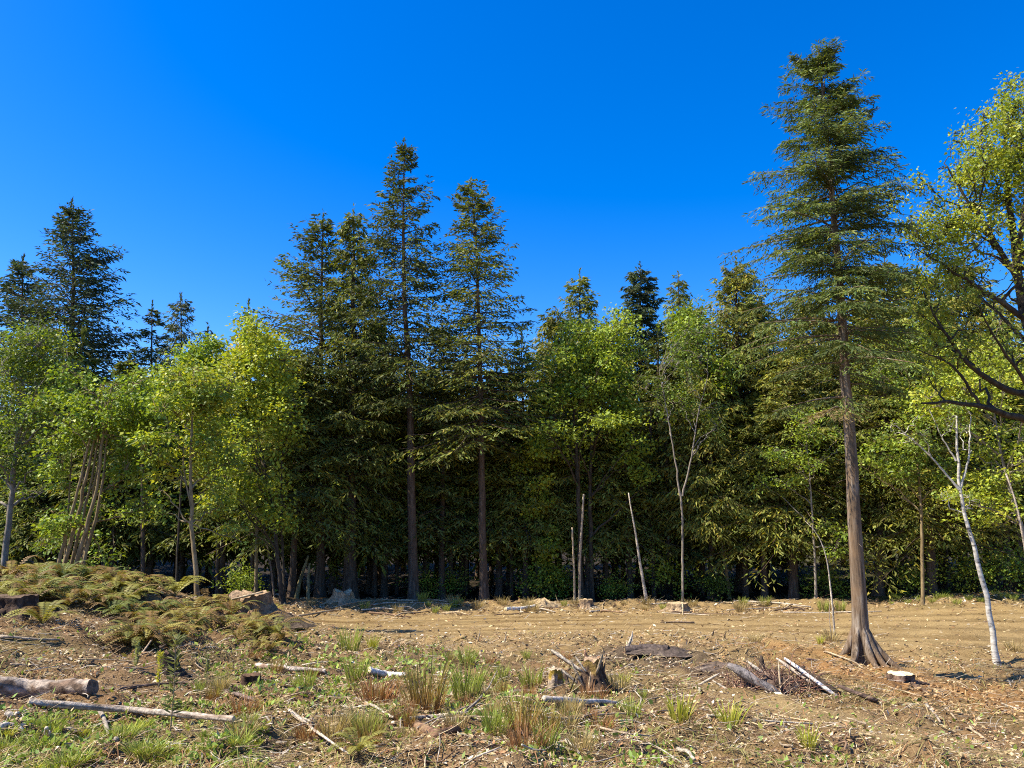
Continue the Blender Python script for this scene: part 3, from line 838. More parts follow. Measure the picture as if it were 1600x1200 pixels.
B_('birch_tree', 'slim leaning birch with white bark beside the road', s7[0][0], [s7, stem([(1499, 765), (1465, 725), (1430, 690), (1400, 665)], 22, .035, .012, ground=False), stem([(1500, 765), (1514, 720), (1517, 650)], 22, .035, .012, ground=False), stem([(1494, 720), (1470, 680), (1452, 640)], 22, .025, .01, ground=False)],
   [E(1500, 640, 22, 60, 40, 60), E(1420, 670, 22, 40, 30, 35), E(1490, 770, 22, 40, 25, 24)], 10, .12, 9, ('green', 'lime'), 210, M_BIRCH, .2, limb_r=.02, twig_r=.008)
# the big maple at the picture's edge: its trunk stands just out of frame, its limbs reach in
tb = P(1690, 1000, 21.0); tb[2] = hz(tb[0], tb[1]) - .1
trunk8 = ([tb, P(1665, 800, 21), P(1640, 670, 21), P(1615, 560, 21), P(1592, 440, 21), P(1575, 300, 21.3), P(1565, 160, 21.5)], .27, .03)
ex = [([P(1640, 672, 21), P(1590, 650, 20.6), P(1530, 632, 20.3), P(1480, 625, 20.1), P(1440, 630, 20)], .12, .03),
      ([P(1620, 620, 21), P(1570, 610, 20.6), P(1520, 575, 20.2), P(1480, 530, 20), P(1450, 470, 20)], .11, .02),
      ([P(1605, 500, 21), P(1560, 470, 20.8), P(1500, 430, 20.6), P(1450, 400, 20.4)], .09, .02),
      ([P(1592, 440, 21), P(1550, 370, 21), P(1510, 310, 21), P(1480, 260, 21)], .09, .02),
      ([P(1590, 420, 21), P(1600, 330, 20.5), P(1620, 240, 20.2)], .09, .02),
      ([P(1530, 632, 20.3), P(1500, 580, 20), P(1470, 560, 19.9), P(1430, 545, 19.8)], .05, .012),
      ([P(1620, 600, 21), P(1660, 500, 20), P(1700, 420, 19.5)], .12, .03),
      ([P(1610, 540, 21), P(1570, 500, 21.6), P(1530, 460, 22), P(1490, 440, 22.2)], .07, .015),
      ([P(1640, 672, 21), P(1600, 590, 20), P(1560, 540, 19.4), P(1530, 480, 19)], .09, .015)]
B_('big_maple', 'large maple at the edge with dark twisting limbs and sparse yellow leaves', tb, [trunk8],
   [E(1560, 260, 21, 85, 85, 760), E(1515, 360, 21, 75, 75, 430), E(1582, 170, 21.3, 30, 60, 170), E(1465, 450, 20.4, 50, 70, 170), E(1455, 340, 20.6, 45, 70, 130), E(1500, 560, 20.2, 60, 60, 70), E(1640, 380, 20.5, 80, 140, 200), E(1580, 540, 20.5, 70, 70, 60)],
   80, .14, 12, ('yellow', 'lime', 'lime'), 211, M_BARKDK, .24, limb_r=.05, twig_r=.011, extra=ex)
s9 = stem([(1600, 840), (1570, 740), (1550, 640), (1545, 560)], 31, .09, .03, ground=False)
s9[0].insert(0, gp(1625, 930, 31))
B_('vine_maple', 'yellow-green vine maple behind the birch crown', s9[0][0], [s9], [E(1550, 590, 31, 80, 70, 420), E(1580, 710, 31, 60, 55, 220), E(1480, 620, 31.5, 55, 60, 240), E(1530, 790, 32, 60, 40, 110)], 24, .2, 14, ('yellow', 'lime', 'lime'), 212, M_BARKGREY, .34)
s9b = stem([(1440, 930), (1440, 800), (1430, 640)], 34, .08, .03)
B_('vine_maple', 'leafy vine maple between the lone trunk and the birch', s9b[0][0], [s9b], [E(1420, 590, 34, 60, 75, 320), E(1390, 700, 34, 50, 55, 150), E(1450, 730, 34, 40, 50, 90)], 18, .22, 14, ('lime', 'green', 'deep'), 213, M_BARKTAN, .34)
s9c = stem([(1140, 940), (1120, 780), (1100, 640), (1090, 540)], 41, .1, .03)
B_('maple_tree', 'olive maple crown below the pointed cedar top', s9c[0][0], [s9c], [E(1075, 520, 41, 45, 45, 190), E(1120, 590, 41, 45, 60, 170)], 18, .25, 14, ('green', 'deep', 'lime'), 214, M_BARKTAN, .38)
s9d = stem([(1275, 940), (1270, 800), (1260, 690)], 37, .07, .02)
B_('vine_maple', 'low light green vine maple right behind the lone trunk', s9d[0][0], [s9d], [E(1260, 680, 37, 50, 55, 170), E(1215, 740, 37, 45, 40, 90), E(1290, 840, 36.5, 25, 30, 35)], 14, .2, 13, ('lime', 'green'), 215, M_BARKGREY, .32)

# ------------------------------------------------------------------ shrubs and leafy undergrowth at the wood's edge
def shrub_proto(seed, cols, n=90, per=16, leaf=.13, h=1.7):
    g = rng_(seed)
    wood = Acc(); crown = Acc()
    cl = g.normal(0, 1, (n, 3)) * np.array([.55, .55, .42]) * h * .62 + np.array([0, 0, .62 * h]); cl[:, 2] = np.maximum(cl[:, 2], .12)
    a = g.normal(0, .1, (n, 3)) * np.array([1, 1, 0])
    mid = (a + cl) / 2 + np.array([0, 0, .25]) * h * .5
    V, Q = tubes(bez(a, mid, cl, 5), np.broadcast_to(.012 * np.linspace(1, .3, 5), (n, 5)), 3); wood.add(V, Q)
    ci = np.repeat(np.arange(n), per); m = len(ci)
    off = g.normal(0, .17, (m, 3))
    V, Q = kites(cl[ci] + off, off + g.normal(0, .1, (m, 3)), norm(np.array([-.2, 0, 1.]) + g.normal(0, .6, (m, 3))), leaf * g.uniform(.6, 1.3, m), leaf * .8 * g.uniform(.6, 1.2, m), .1)
    pal = np.array([LEAFC[c] for c in cols])[g.integers(0, len(cols), n)][ci] * g.uniform(.6, 1.25, (m, 1))
    crown.add(V, Q, col=np.repeat(pal, 4, 0))
    return wood.mesh('stem', M_BARKDK, True), crown.mesh('foliage', M_LEAF)
_sh = [shrub_proto(301, ('green', 'lime')), shrub_proto(302, ('deep', 'green')), shrub_proto(303, ('lime', 'yellow'))]
def shrub(px, Y, sc, v, label, group=None, rot=0.):
    t = thing('shrub', label, 'shrub', gp(px, 930, Y), group)
    t.scale = (sc, sc, sc * .95); t.rotation_euler = (0, 0, rot)
    link('stem', _sh[v][0], t); link('foliage', _sh[v][1], t)
g0 = rng_(7)
for px, Y, sc, v, lab in [(165, 30, .8, 1, 'dark shrub behind the leaning maple stems'), (380, 38.4, .8, 0, 'green shrub behind the big root stump'),
                     (668, 42, .8, 2, 'small lit shrub just past the tallest fir trunk'), (703, 42.5, .8, 2, 'small lit shrub between the two tallest fir trunks'),
                     (850, 41, 1.1, 0, 'green shrub beneath the small sunlit maple'), (870, 42, 1.1, 2, 'bright shrub left of the pale snapped poles'), (960, 41, .7, 2, 'low tan-lit shrub between the snapped poles and leaning snag'),
                     (1045, 42, 1.3, 2, 'bright shrub behind the forked alder'), (1120, 40.5, .8, 1, 'dark shrub between the alder and the broad cedar'),
                     (1290, 39.5, .9, 0, 'green shrub behind the bent bare sapling'), (1430, 38.5, .9, 0, 'green shrub on the bank behind the lone trunk'), (1520, 37.8, 1.1, 2, 'light green shrub behind the birch trunk'), (1590, 36.5, 1.2, 0, 'leafy shrub at the edge of the grassy bank')]:
    shrub(px, Y, sc, v, lab, None, g0.random() * 6)
# slender dark trunks that show between the firs, their crowns lost among the boughs above
for i, (px, Y, px2, py2, r) in enumerate([(585, 43, 588, 640, .12), (620, 44, 617, 650, .10), (706, 43.5, 702, 640, .11), (728, 44, 731, 660, .09), (800, 43, 798, 650, .10), (872, 44, 868, 660, .09), (948, 43, 942, 650, .12), (1022, 42.5, 1016, 640, .13), (1046, 42.6, 1040, 640, .14), (1098, 43, 1104, 660, .1), (1165, 41.5, 1160, 640, .17), (1235, 42, 1230, 660, .11), (1410, 40.5, 1414, 660, .13), (1480, 40.5, 1476, 680, .1), (1575, 38.5, 1568, 640, .15), (130, 40, 134, 640, .13), (225, 40, 222, 660, .12), (340, 41, 343, 660, .1), (395, 41, 392, 670, .1)]):
    b0 = gp(px, 930, Y); tp0 = P(px2, py2, Y)
    labs = ['slim dark trunk just right of the hanging cedar', 'slim dark trunk left of the tallest fir', 'dark trunk midway between the two tallest firs', 'thin dark trunk left of the pale barked fir', 'thin dark trunk right of the pale barked fir', 'thin trunk between the sunlit maple and snapped poles', 'dark trunk right of the snapped poles', 'dark trunk just behind the leaning snag', 'thicker dark trunk left of the forked alder', 'thin dark trunk right of the forked alder', 'reddish broad trunk in the shade of the bushy cedar', 'thin dark trunk left of the bent sapling', 'dark trunk on the bank right of the lone conifer', 'thin dark trunk left of the birch', 'broad dark trunk right of the birch', 'dark trunk behind the leaning maple stems', 'dark trunk left of the crooked maple stem', 'dark trunk right of the crooked maple stem', 'thin dark trunk behind the root stump']
    g = rng_(650 + i); H = tp0[2] - b0[2]; t = thing('conifer_trunk', labs[i], 'tree', b0)
    W = Acc(); pp = poly([[0, 0, 0], [(tp0[0] - b0[0]) * .5 + g.normal(0, .05), 0, H * .5], [tp0[0] - b0[0], 0, H]], 10)
    V, Q = tubes(pp[None], (r * np.linspace(1.15, .6, 10))[None], 8); W.add(V, Q)
    nd = 16; o_ = pp[g.integers(2, 10, nd)]; az = g.random(nd) * 6.283; L = g.uniform(.5, 1.6, nd)
    e_ = o_ + np.stack([np.cos(az) * L, np.sin(az) * L, -.25 * L], 1)
    V, Q = tubes(bez(o_, (o_ + e_) / 2 + np.array([0, 0, .1]), e_, 5), np.broadcast_to(np.linspace(.016, .004, 5), (nd, 5)), 3); W.add(V, Q, col=(.8, .75, .7))
    link('trunk', W.mesh('trunk', M_BARK, True), t)
    n = 420; k = g.random(n); bi = g.integers(0, nd, n); so = o_[bi] + (e_ - o_)[bi] * (.35 + .65 * k)[:, None] + np.array([0, 0, H * .0]); so[:, 2] += g.normal(.05, .08, n)
    kk = so[:, 2] > H * .35
    so = so[kk]; n = len(so)
    V, Q = kites(so, (e_ - o_)[bi[kk]] + g.normal(0, .7, (n, 3)) + np.array([0, 0, -.4]), norm(g.normal(0, 1, (n, 3)) + np.array([0, 0, .6])), .28 * g.uniform(.6, 1.3, n), .08 * g.uniform(.6, 1.3, n), .1)
    K = Acc(); K.add(V, Q, col=np.repeat(np.array(GREENS['mid'])[None] * g.uniform(.6, 1.3, (n, 1)), 4, 0)); link('crown', K.mesh('crown', M_NEEDLE), t)

def undergrowth():
    """hanging leaves and boughs in the dim space between the trunks"""
    g = rng_(720)
    n = 260; per = 14
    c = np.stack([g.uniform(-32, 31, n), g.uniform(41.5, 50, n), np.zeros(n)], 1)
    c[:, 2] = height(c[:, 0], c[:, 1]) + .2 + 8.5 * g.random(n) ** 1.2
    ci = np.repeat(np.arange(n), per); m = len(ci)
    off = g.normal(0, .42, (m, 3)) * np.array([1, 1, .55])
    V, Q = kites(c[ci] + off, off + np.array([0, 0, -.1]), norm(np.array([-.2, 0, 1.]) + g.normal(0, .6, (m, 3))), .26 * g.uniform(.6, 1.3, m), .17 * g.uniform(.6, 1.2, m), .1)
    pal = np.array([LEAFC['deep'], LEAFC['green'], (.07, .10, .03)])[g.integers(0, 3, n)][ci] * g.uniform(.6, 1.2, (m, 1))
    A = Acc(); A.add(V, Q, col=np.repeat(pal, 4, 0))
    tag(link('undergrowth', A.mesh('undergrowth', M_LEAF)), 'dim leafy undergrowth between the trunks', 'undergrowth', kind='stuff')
undergrowth()

# ------------------------------------------------------------------ bare poles, saplings, snags
PALE = (.38, .29, .18); BLEACH = (.43, .365, .275); BROWN = (.18, .115, .07); DARK = (.07, .05, .035); REDW = (.26, .135, .07); GREYW = (.28, .235, .18); FRESH = (.72, .58, .34)

def pole(name, label, cat, pts, r0, r1, col, seed=0, k=7, group=None, wob=.4, rag=0.0, mat=None, mottled=.25):
    g = rng_(seed + 900)
    pp = poly(pts, 12)
    pp[2:-2] += np.cumsum(g.normal(0, wob * r0 * .35, (8, 3)), 0) * np.sin(np.linspace(.3, 2.8, 8))[:, None]
    rr = np.linspace(r0, r1, 12) * g.uniform(.92, 1.08, 12)
    V, Q = closed_tube(pp, rr, k, rag, g)
    cc = np.array(col)[None] * (1 + mottled * g.normal(0, 1, (len(V), 1))).clip(.35, 1.5)
    A = Acc(); base = pp[0].copy()
    A.add(V - base, Q, col=np.clip(cc, 0, .9))
    o = link(name, A.mesh(name, mat or M_WOODTINT, True), None, base)
    return tag(o, label, cat, group)

def standing(pix, Y):
    p = [P(x, y, Y) for x, y in pix]
    p[0][2] = hz(p[0][0], p[0][1]) - .1
    return p
pole('broken_pole', 'short pale snapped pole standing at the tree line', 'snag', standing([(898, 946), (897, 900), (894, 824)], 37.5), .06, .04, PALE, 1)
pole('broken_pole', 'taller pale snapped pole next to the short one', 'snag', standing([(905, 944), (906, 870), (912, 772)], 37.8), .075, .05, (.36, .28, .19), 2)
pole('leaning_snag', 'whitish leaning dead stem at the tree line', 'snag', standing([(1011, 950), (1000, 880), (990, 820), (982, 770)], 37.2), .085, .03, BLEACH, 3)
pole('bare_sapling', 'thin bare sapling with bent tip beside the lone conifer', 'sapling', standing([(1304, 990), (1299, 920), (1290, 860), (1275, 825), (1258, 814)], 23.5), .035, .008, (.42, .36, .28), 4)
pole('bare_sapling', 'short bare side stem low beside the bent sapling', 'sapling', standing([(1299, 990), (1296, 960), (1297, 935)], 23.4), .018, .006, (.35, .28, .2), 5)
pole('dead_stem', 'leaning grey dead stem in the dim gap left of the cedars', 'snag', standing([(430, 934), (420, 860), (408, 800)], 38), .06, .03, (.16, .12, .09), 6)
pole('dead_stem', 'mossy crooked stem at the foot of the blunt fir', 'snag', standing([(462, 936), (470, 905), (482, 868)], 38.6), .13, .05, (.20, .17, .08), 7)
pole('dead_stem', 'mossy stem beside the crooked one under the blunt fir', 'snag', standing([(482, 936), (480, 905), (484, 880)], 38.4), .11, .05, (.20, .17, .09), 8)
pole('bare_sapling', 'pale thin trunk leaning beyond the birch', 'sapling', standing([(1612, 880), (1590, 790), (1572, 740)], 30), .06, .03, (.36, .30, .24), 9)

# ------------------------------------------------------------------ stumps
def stump(name, label, px, py, r, h, seed, body=BROWN, top=FRESH, flare=.55, roots=4, tilt=0.0, moss=None, sink=.06, group=None, splinters=(), jag=.08):
    g = rng_(seed); c = G(px, py)
    t = thing(name, label, 'stump', c + [0, 0, -sink], group)
    k = 34; nr = 9
    a = np.arange(k) * 2 * math.pi / k
    lob = 1 + .12 * np.sin(a * 3 + g.random() * 6) + .08 * np.sin(a * 5 + g.random() * 6) + g.normal(0, .05, k)
    zz = np.linspace(0, 1, nr)
    rag_ = np.sin(a * 2 + g.random() * 6) * .5 + np.sin(a * 5 + g.random() * 6) * .35 + g.normal(0, .4, k)
    V = []; C = []
    streak = g.uniform(.45, 1.4, (k, 1))
    for z in zz:
        rad = r * (1 + flare * (1 - z) ** 2.6) * (1 + (lob - 1) * (1.6 - z)) * (1 + g.normal(0, .015, k))
        edge = 0 if z < .7 else jag * h * (z - .7) / .3 * rag_
        rad = rad * (1 + (z > .05) * g.normal(0, .035, k))
        V.append(np.stack([rad * np.cos(a) + tilt * z * h, rad * np.sin(a), np.full(k, (h + sink) * z) + edge], 1))
        cc = np.array(body)[None] * streak * g.uniform(.85, 1.15, (k, 1))
        if moss is not None:
            w = (vnoise(a * 1.5 + seed, np.full(k, z * 3.), seed) > .05)[:, None]
            cc = np.where(w, np.array(moss)[None] * g.uniform(.7, 1.2, (k, 1)), cc)
        C.append(cc)
    i = np.arange(nr - 1)[:, None] * k; j = np.arange(k)[None]; j2 = (j + 1) % k
    Q = np.stack([i + j, i + j2, i + k + j2, i + k + j], -1).reshape(-1, 4)
    A = Acc(); A.add(np.concatenate(V), Q, col=np.concatenate(C))
    link('bark', A.mesh('bark', M_WOODTINT), t)
    rim = V[-1]; ctr = rim.mean(0) + [0, 0, .012]
    inner = ctr + (rim - ctr) * .55 + np.stack([np.zeros(k), np.zeros(k), g.normal(0, .008, k)], 1)
    D = Acc(); D.add(np.vstack([rim * [1, 1, 1] + (ctr - rim) * .03 + [0, 0, .004], inner, ctr[None]]),
                     np.stack([np.arange(k), (np.arange(k) + 1) % k, (np.arange(k) + 1) % k + k, np.arange(k) + k], 1),
                     np.stack([np.arange(k) + k, (np.arange(k) + 1) % k + k, np.full(k, 2 * k)], 1), col=np.array(top)[None] * g.uniform(.75, 1.15, (2 * k + 1, 1)))
    link('cut_face', D.mesh('cut_face', M_WOODTINT), t)
    for q in range(roots):
        an = q * 6.283 / roots + g.uniform(-.4, .4)
        dv = np.array([math.cos(an), math.sin(an), 0])
        p0 = dv * r * .8 + [0, 0, h * .35]; p1 = dv * r * 1.6 + [0, 0, h * .10]; p2 = dv * r * g.uniform(2.1, 2.9) + [0, 0, -.03]
        Vr, Qr = closed_tube(bez(p0, p1, p2, 7), r * np.linspace(.3, .08, 7), 6, .006, g)
        A = Acc(); A.add(Vr, Qr, col=np.array(body) * g.uniform(.7, 1.1)); link('root', A.mesh('root', M_WOODTINT), t)
    for p0, p1, w, col in splinters:       # torn slabs of wood, in metres from the stump's base
        p0 = np.array(p0, float); p1 = np.array(p1, float)
        pp = poly([p0, (p0 + p1) / 2 + g.normal(0, .01, 3), p1], 6)
        Vr, Qr = closed_tube(pp, w * np.array([.9, 1, .95, 1, .85, .55]) * .85, 4, w * .16, g)
        ax = norm(np.cross(p1 - p0, g.normal(0, 1, 3))); cen_ = pp.mean(0); Vr = Vr - np.outer((Vr - cen_) @ ax, ax) * .45
        A = Acc(); A.add(Vr, Qr, col=np.array(col)[None] * g.uniform(.75, 1.15, (len(Vr), 1))); link('splinter', A.mesh('splinter', M_WOODTINT), t)
    return t

stump('tree_stump', 'large jagged stump with splintered slabs and mossy bark', 926, 1072, .175, .44, 401, (.11, .07, .045), (.38, .26, .155), .95, 6, .05, (.26, .17, .05), jag=.10,
      splinters=[((-.15, -.1, .28), (-.72, .1, .66), .05, BLEACH), ((-.18, -.2, .08), (-.40, -.15, .52), .035, PALE), ((-.1, -.28, .0), (-.05, -.26, .34), .045, PALE),
                 ((-.25, -.15, .1), (-.55, -.05, .34), .03, GREYW), ((.3, -.1, -.02), (.1, -.08, .46), .07, (.07, .045, .03)), ((-.12, -.15, .32), (-.3, -.05, .56), .025, BLEACH), ((.05, -.2, .3), (.16, -.15, .62), .03, PALE), ((.2, 0, .3), (.24, .02, .58), .035, (.3, .2, .12)), ((-.05, .1, .3), (-.12, .15, .64), .04, (.26, .15, .09)), ((-.3, -.3, .0), (.2, -.42, .06), .022, BLEACH), ((-.42, -.25, .02), (-.3, -.2, .3), .02, DARK)])
stump('tree_stump', 'shorter round stump with yellow moss beside the jagged stump', 868, 1074, .135, .33, 402, (.34, .26, .18), (.50, .38, .24), .2, 3, 0, (.36, .24, .04),
      splinters=[((.17, -.12, .36), (.27, -.16, .0), .045, (.12, .085, .06))])
stump('tree_stump', 'low freshly cut stump with pale face below the lone conifer', 1408, 1066, .25, .16, 403, (.14, .09, .06), (.74, .62, .36), .3, 4)
stump('root_ball', 'big weathered root stump where the bank meets the road', 386, 962, .50, .48, 404, (.22, .135, .075), (.34, .23, .13), .75, 9, .1, jag=.3,
      splinters=[((-.5, -.5, .1), (.2, -.75, .35), .06, PALE), ((.3, -.6, .05), (1.0, -.5, .2), .05, DARK), ((-.2, -.6, .5), (.5, -.4, .66), .06, PALE)])
stump('tree_stump', 'small sunlit stump mound at the road edge under the cedar', 536, 941, .45, .42, 405, (.36, .25, .14), (.52, .38, .22), .8, 5, 0, None, jag=.35)
stump('tree_stump', 'low torn stump at the tree line below the bright maple', 916, 950, .30, .36, 406, (.32, .22, .13), (.5, .36, .2), .5, 4)
stump('tree_stump', 'weathered stump at the tree line below the forked alder', 1058, 956, .42, .34, 407, (.34, .24, .14), (.48, .36, .21), .6, 4)
stump('tree_stump', 'dark old stump half sunk at the foot of the fern bank', 26, 962, .34, .34, 408, (.085, .055, .038), (.12, .08, .05), .4, 4)
stump('tree_stump', 'dark broken stub among the sticks on the bare slope', 266, 1052, .10, .24, 409, (.05, .034, .025), (.10, .06, .04), .6, 3, -.08)
stump('tree_stump', 'dark stub at the picture centre edge of the grass', 392, 1072, .13, .14, 410, (.075, .045, .03), (.12, .07, .04), .7, 3)

# ------------------------------------------------------------------ logs, poles and sticks on the ground
for o_ in COL.objects:
    if o_.get('label') in ('large jagged stump with splintered slabs and mossy bark', 'shorter round stump with yellow moss beside the jagged stump'):
        o_.scale = (.78, .78, .76)

def ground_path(pix, lift=0.0, n=12):
    p = np.array([G(x, y) for x, y in pix]); p[:, 2] += lift
    return poly(p, n)

def log(name, label, pix, r0, r1, col, seed, spots=None, lift=None, k=14, cat='log', ends=FRESH):
    g = rng_(seed)
    p = np.array([G(x, y) for x, y in pix]); pp = poly(np.vstack([p[0], (p[0] + p[-1]) / 2 if len(p) == 2 else p[1], p[-1]]), 22)
    pp[:, 2] = np.linspace(p[0][2], p[-1][2], 22) if len(p) == 2 else pp[:, 2]
    pp[:, 2] += r0 * .75 if lift is None else lift
    rr = np.linspace(r0, r1, 22) * (1 + .06 * np.sin(np.arange(22) * 1.3 + seed)) * g.uniform(.95, 1.05, 22)
    V, Q = tubes(pp[None], rr[None], k)
    n = len(V); ang = np.tile(np.arange(k), 22); lon = np.repeat(np.arange(22), k)
    V = V + g.normal(0, r0 * .065, V.shape)
    c = np.array(col)[None] * g.uniform(.7, 1.25, (n, 1))
    if spots is not None:
        w = vnoise(lon * .55 + seed, ang * .6, seed) + .10 > 0
        c[w] = np.array(spots) * g.uniform(.75, 1.15, (w.sum(), 1))
    base = pp[0].copy()
    t = thing(name, label, cat, base)
    A = Acc(); A.add(V - base, Q, col=np.clip(c, 0, .9)); link('bark', A.mesh('bark', M_WOODTINT, True), t)
    for e, ring, nxt in ((0, V[:k], 1), (1, V[-k:], -2)):
        ctr = ring.mean(0) + norm(pp[0] - pp[1]) * .01 * (1 if e == 0 else -1)
        D = Acc(); D.add(np.vstack([ring, ctr[None]]) - base, None, np.stack([np.arange(k), (np.arange(k) + 1) % k, np.full(k, k)], 1), col=np.array(ends) * g.uniform(.7, 1))
        link('cut_end', D.mesh('cut_end', M_WOODTINT), t)
    return t
log('fallen_log', 'thick fallen log with peeling pale bark at the picture edge', [(-60, 1088), (45, 1091), (143, 1093)], .115, .085, (.15, .10, .065), 451, (.36, .29, .22), ends=(.2, .14, .1))
log('fallen_pole', 'long thin bleached pole lying in front of the thick log', [(44, 1103), (200, 1115), (365, 1131)], .034, .024, (.24, .175, .12), 452, (.42, .35, .27))
log('curved_log', 'short curved bark slab with a hollow shadow in the foreground', [(650, 1138), (682, 1152), (716, 1144)], .052, .03, (.15, .085, .05), 453, (.24, .15, .085), lift=.015)
log('pale_chunk', 'pale weathered wood chunk lying beside the green grass', [(576, 1054), (604, 1058), (634, 1062)], .05, .035, (.46, .42, .38), 454, (.68, .64, .58))
log('fallen_log', 'dark half buried log beside the pale upright splinter', [(978, 1022), (1010, 1022), (1045, 1020)], .10, .07, (.085, .065, .055), 455, None, ends=DARK)
log('fallen_log', 'white fallen pole lying under the maples behind the root stump', [(318, 921), (345, 917), (390, 911)], .06, .04, (.6, .57, .52), 456, (.72, .7, .66))
log('fallen_log', 'grey fallen trunk end behind the big root stump', [(360, 928), (400, 926), (440, 932)], .09, .06, (.42, .35, .27), 457, (.6, .54, .45))
log('fallen_log', 'bleached log lying flat at the tree line below the slim conifer', [(790, 955), (812, 954), (836, 953)], .08, .06, (.62, .58, .5), 458, (.75, .72, .66))
log('fallen_log', 'brown broken log in the grass left of the pale chunk', [(402, 1046), (450, 1052), (508, 1056)], .05, .035, (.24, .16, .11), 459, (.5, .42, .34))

STICKS = [  # pixels of the path, thickness at both ends, colour, label
    ([(640, 1128), (690, 1122), (722, 1122)], .016, .012, BLEACH, 'white forked stick lying across the curved bark slab'),
    ([(708, 1135), (735, 1112), (757, 1096), (776, 1062)], .014, .007, GREYW, 'thin curved branch rising from the curved bark slab'),
    ([(552, 1094), (580, 1106), (614, 1130)], .016, .012, BLEACH, 'white stick slanting toward the curved bark slab'),
    ([(560, 1098), (590, 1112), (612, 1128)], .012, .009, PALE, 'second white stick against the slanting one'),
    ([(156, 1118), (176, 1132), (162, 1145), (182, 1162)], .020, .016, GREYW, 'crooked grey stick in the green weeds below the long pole'),
    ([(0, 1145), (16, 1136), (34, 1148)], .022, .016, (.42, .37, .3), 'crooked stick arching out of the weeds at the picture edge'),
    ([(8, 1128), (28, 1122)], .024, .020, BLEACH, 'short pale wood piece below the thick log'),
    ([(74, 1152), (70, 1165)], .020, .014, BLEACH, 'small pale splinter upright in the weeds'),
    ([(186, 1080), (230, 1076), (262, 1070), (310, 1070), (356, 1073)], .018, .012, (.15, .10, .07), 'long dark stick behind the yellow-green weed'),
    ([(334, 1080), (360, 1090), (398, 1102)], .026, .018, (.18, .13, .10), 'dark half buried stick slanting through the grass'),
    ([(250, 985), (275, 999), (304, 1008)], .022, .014, BLEACH, 'white branch lying on the fern slope'),
    ([(180, 1008), (205, 996), (220, 986)], .02, .014, PALE, 'pale stick propped on the fern slope'),
    ([(0, 998), (45, 1004), (92, 1010)], .022, .015, (.30, .24, .17), 'brown stick lying along the bare slope at the picture edge'),
    ([(15, 1046), (60, 1046)], .014, .012, (.34, .26, .17), 'straight thin stick on the bare slope above the thick log'),
    ([(212, 1036), (242, 1014)], .016, .012, (.38, .28, .18), 'leaning stick beside the dark broken stub'),
    ([(248, 1012), (256, 1042)], .020, .014, DARK, 'black upright branch beside the dark broken stub'),
    ([(275, 1042), (300, 1064)], .024, .014, DARK, 'black branch slanting down from the dark broken stub'),
    ([(452, 1116), (470, 1128), (494, 1150), (545, 1185)], .014, .008, BLEACH, 'long pale root trailing through the foreground litter'),
    ([(520, 1160), (545, 1145), (560, 1118)], .012, .008, GREYW, 'curved grey twig beside the bright bracken frond'),
    ([(850, 1098), (920, 1102), (966, 1106)], .028, .02, (.46, .40, .34), 'thick grey stick lying in front of the two stumps'),
    ([(832, 1122), (870, 1132), (960, 1118), (1044, 1126)], .014, .008, PALE, 'long pale pole crossing the slope below the stumps'),
    ([(912, 1130), (950, 1115), (994, 1100)], .012, .008, PALE, 'thin stick crossing over the long pale pole'),
    ([(935, 1142), (980, 1154), (1022, 1156)], .012, .007, (.4, .3, .2), 'brown stick below the long pale pole'),
    ([(885, 1162), (905, 1188)], .016, .010, BLEACH, 'pale splinter in the dark soil hollow below the stumps'),
    ([(1105, 1122), (1200, 1130), (1270, 1134)], .012, .008, (.62, .52, .36), 'straight pale stick lying across the dirt track'),
    ([(1060, 1184), (1085, 1200)], .02, .014, BLEACH, 'white stick end at the bottom of the picture'),
    ([(1290, 1024), (1330, 1035), (1350, 1048)], .022, .014, PALE, 'curved pale branch at the foot of the lone conifer'),
    ([(1316, 1016), (1335, 1032)], .018, .012, BLEACH, 'short white branch leaning to the lone conifer'),
    ([(1448, 1106), (1470, 1132)], .022, .014, BLEACH, 'white stick in the orange needles below the cut stump'),
    ([(1478, 1110), (1494, 1128)], .020, .012, PALE, 'pale stick beside the white one in the orange needles'),
    ([(1388, 1075), (1450, 1096)], .014, .010, PALE, 'long thin stick below the freshly cut stump'),
    ([(1260, 1032), (1304, 1038)], .024, .014, (.18, .11, .08), 'dark slab of bark on the needle slope'),
    ([(1566, 1104), (1590, 1110)], .018, .012, BLEACH, 'pale stick at the edge of the maple shadow'),
    ([(1010, 1100), (1060, 1090)], .008, .006, PALE, 'thin straw coloured stick beside the dirt track'),
    ([(420, 955), (450, 958), (490, 974)], .03, .018, (.16, .12, .09), 'dark branch reaching from the root stump onto the road'),
    ([(600, 966), (640, 968)], .02, .014, PALE, 'pale stick on the road under the middle firs'),
    ([(1085, 974), (1032, 974)], .03, .02, (.2, .14, .09), 'brown branch lying on the road edge near the alder'),
]
for i, (pix, r0, r1, col, lab) in enumerate(STICKS):
    pp = ground_path(pix, r0 * .7 + .012)
    if 'upright' in lab or 'leaning' in lab or 'rising' in lab:
        pp[:, 2] += np.linspace(0, 1, 12) ** 1.5 * (.24 if 'rising' not in lab and 'weeds' not in lab else .08)
    pole('stick', lab, 'stick', pp, r0 * 1.15, r1, col, 40 + i, 6, None, .5)
pole('wood_splinter', 'white upright wood splinter standing by the dark log', 'splinter', [G(981, 1015), G(981, 1015) + [.05, 0, .18], G(981, 1015) + [.13, .02, .36]], .05, .012, BLEACH, 101)
pole('wood_stake', 'thin pale stake standing on the berm by the alder stump', 'stake', [G(1067, 962), G(1067, 962) + [0, 0, .25], G(1067, 962) + [0, 0, .5]], .035, .03, FRESH, 102)
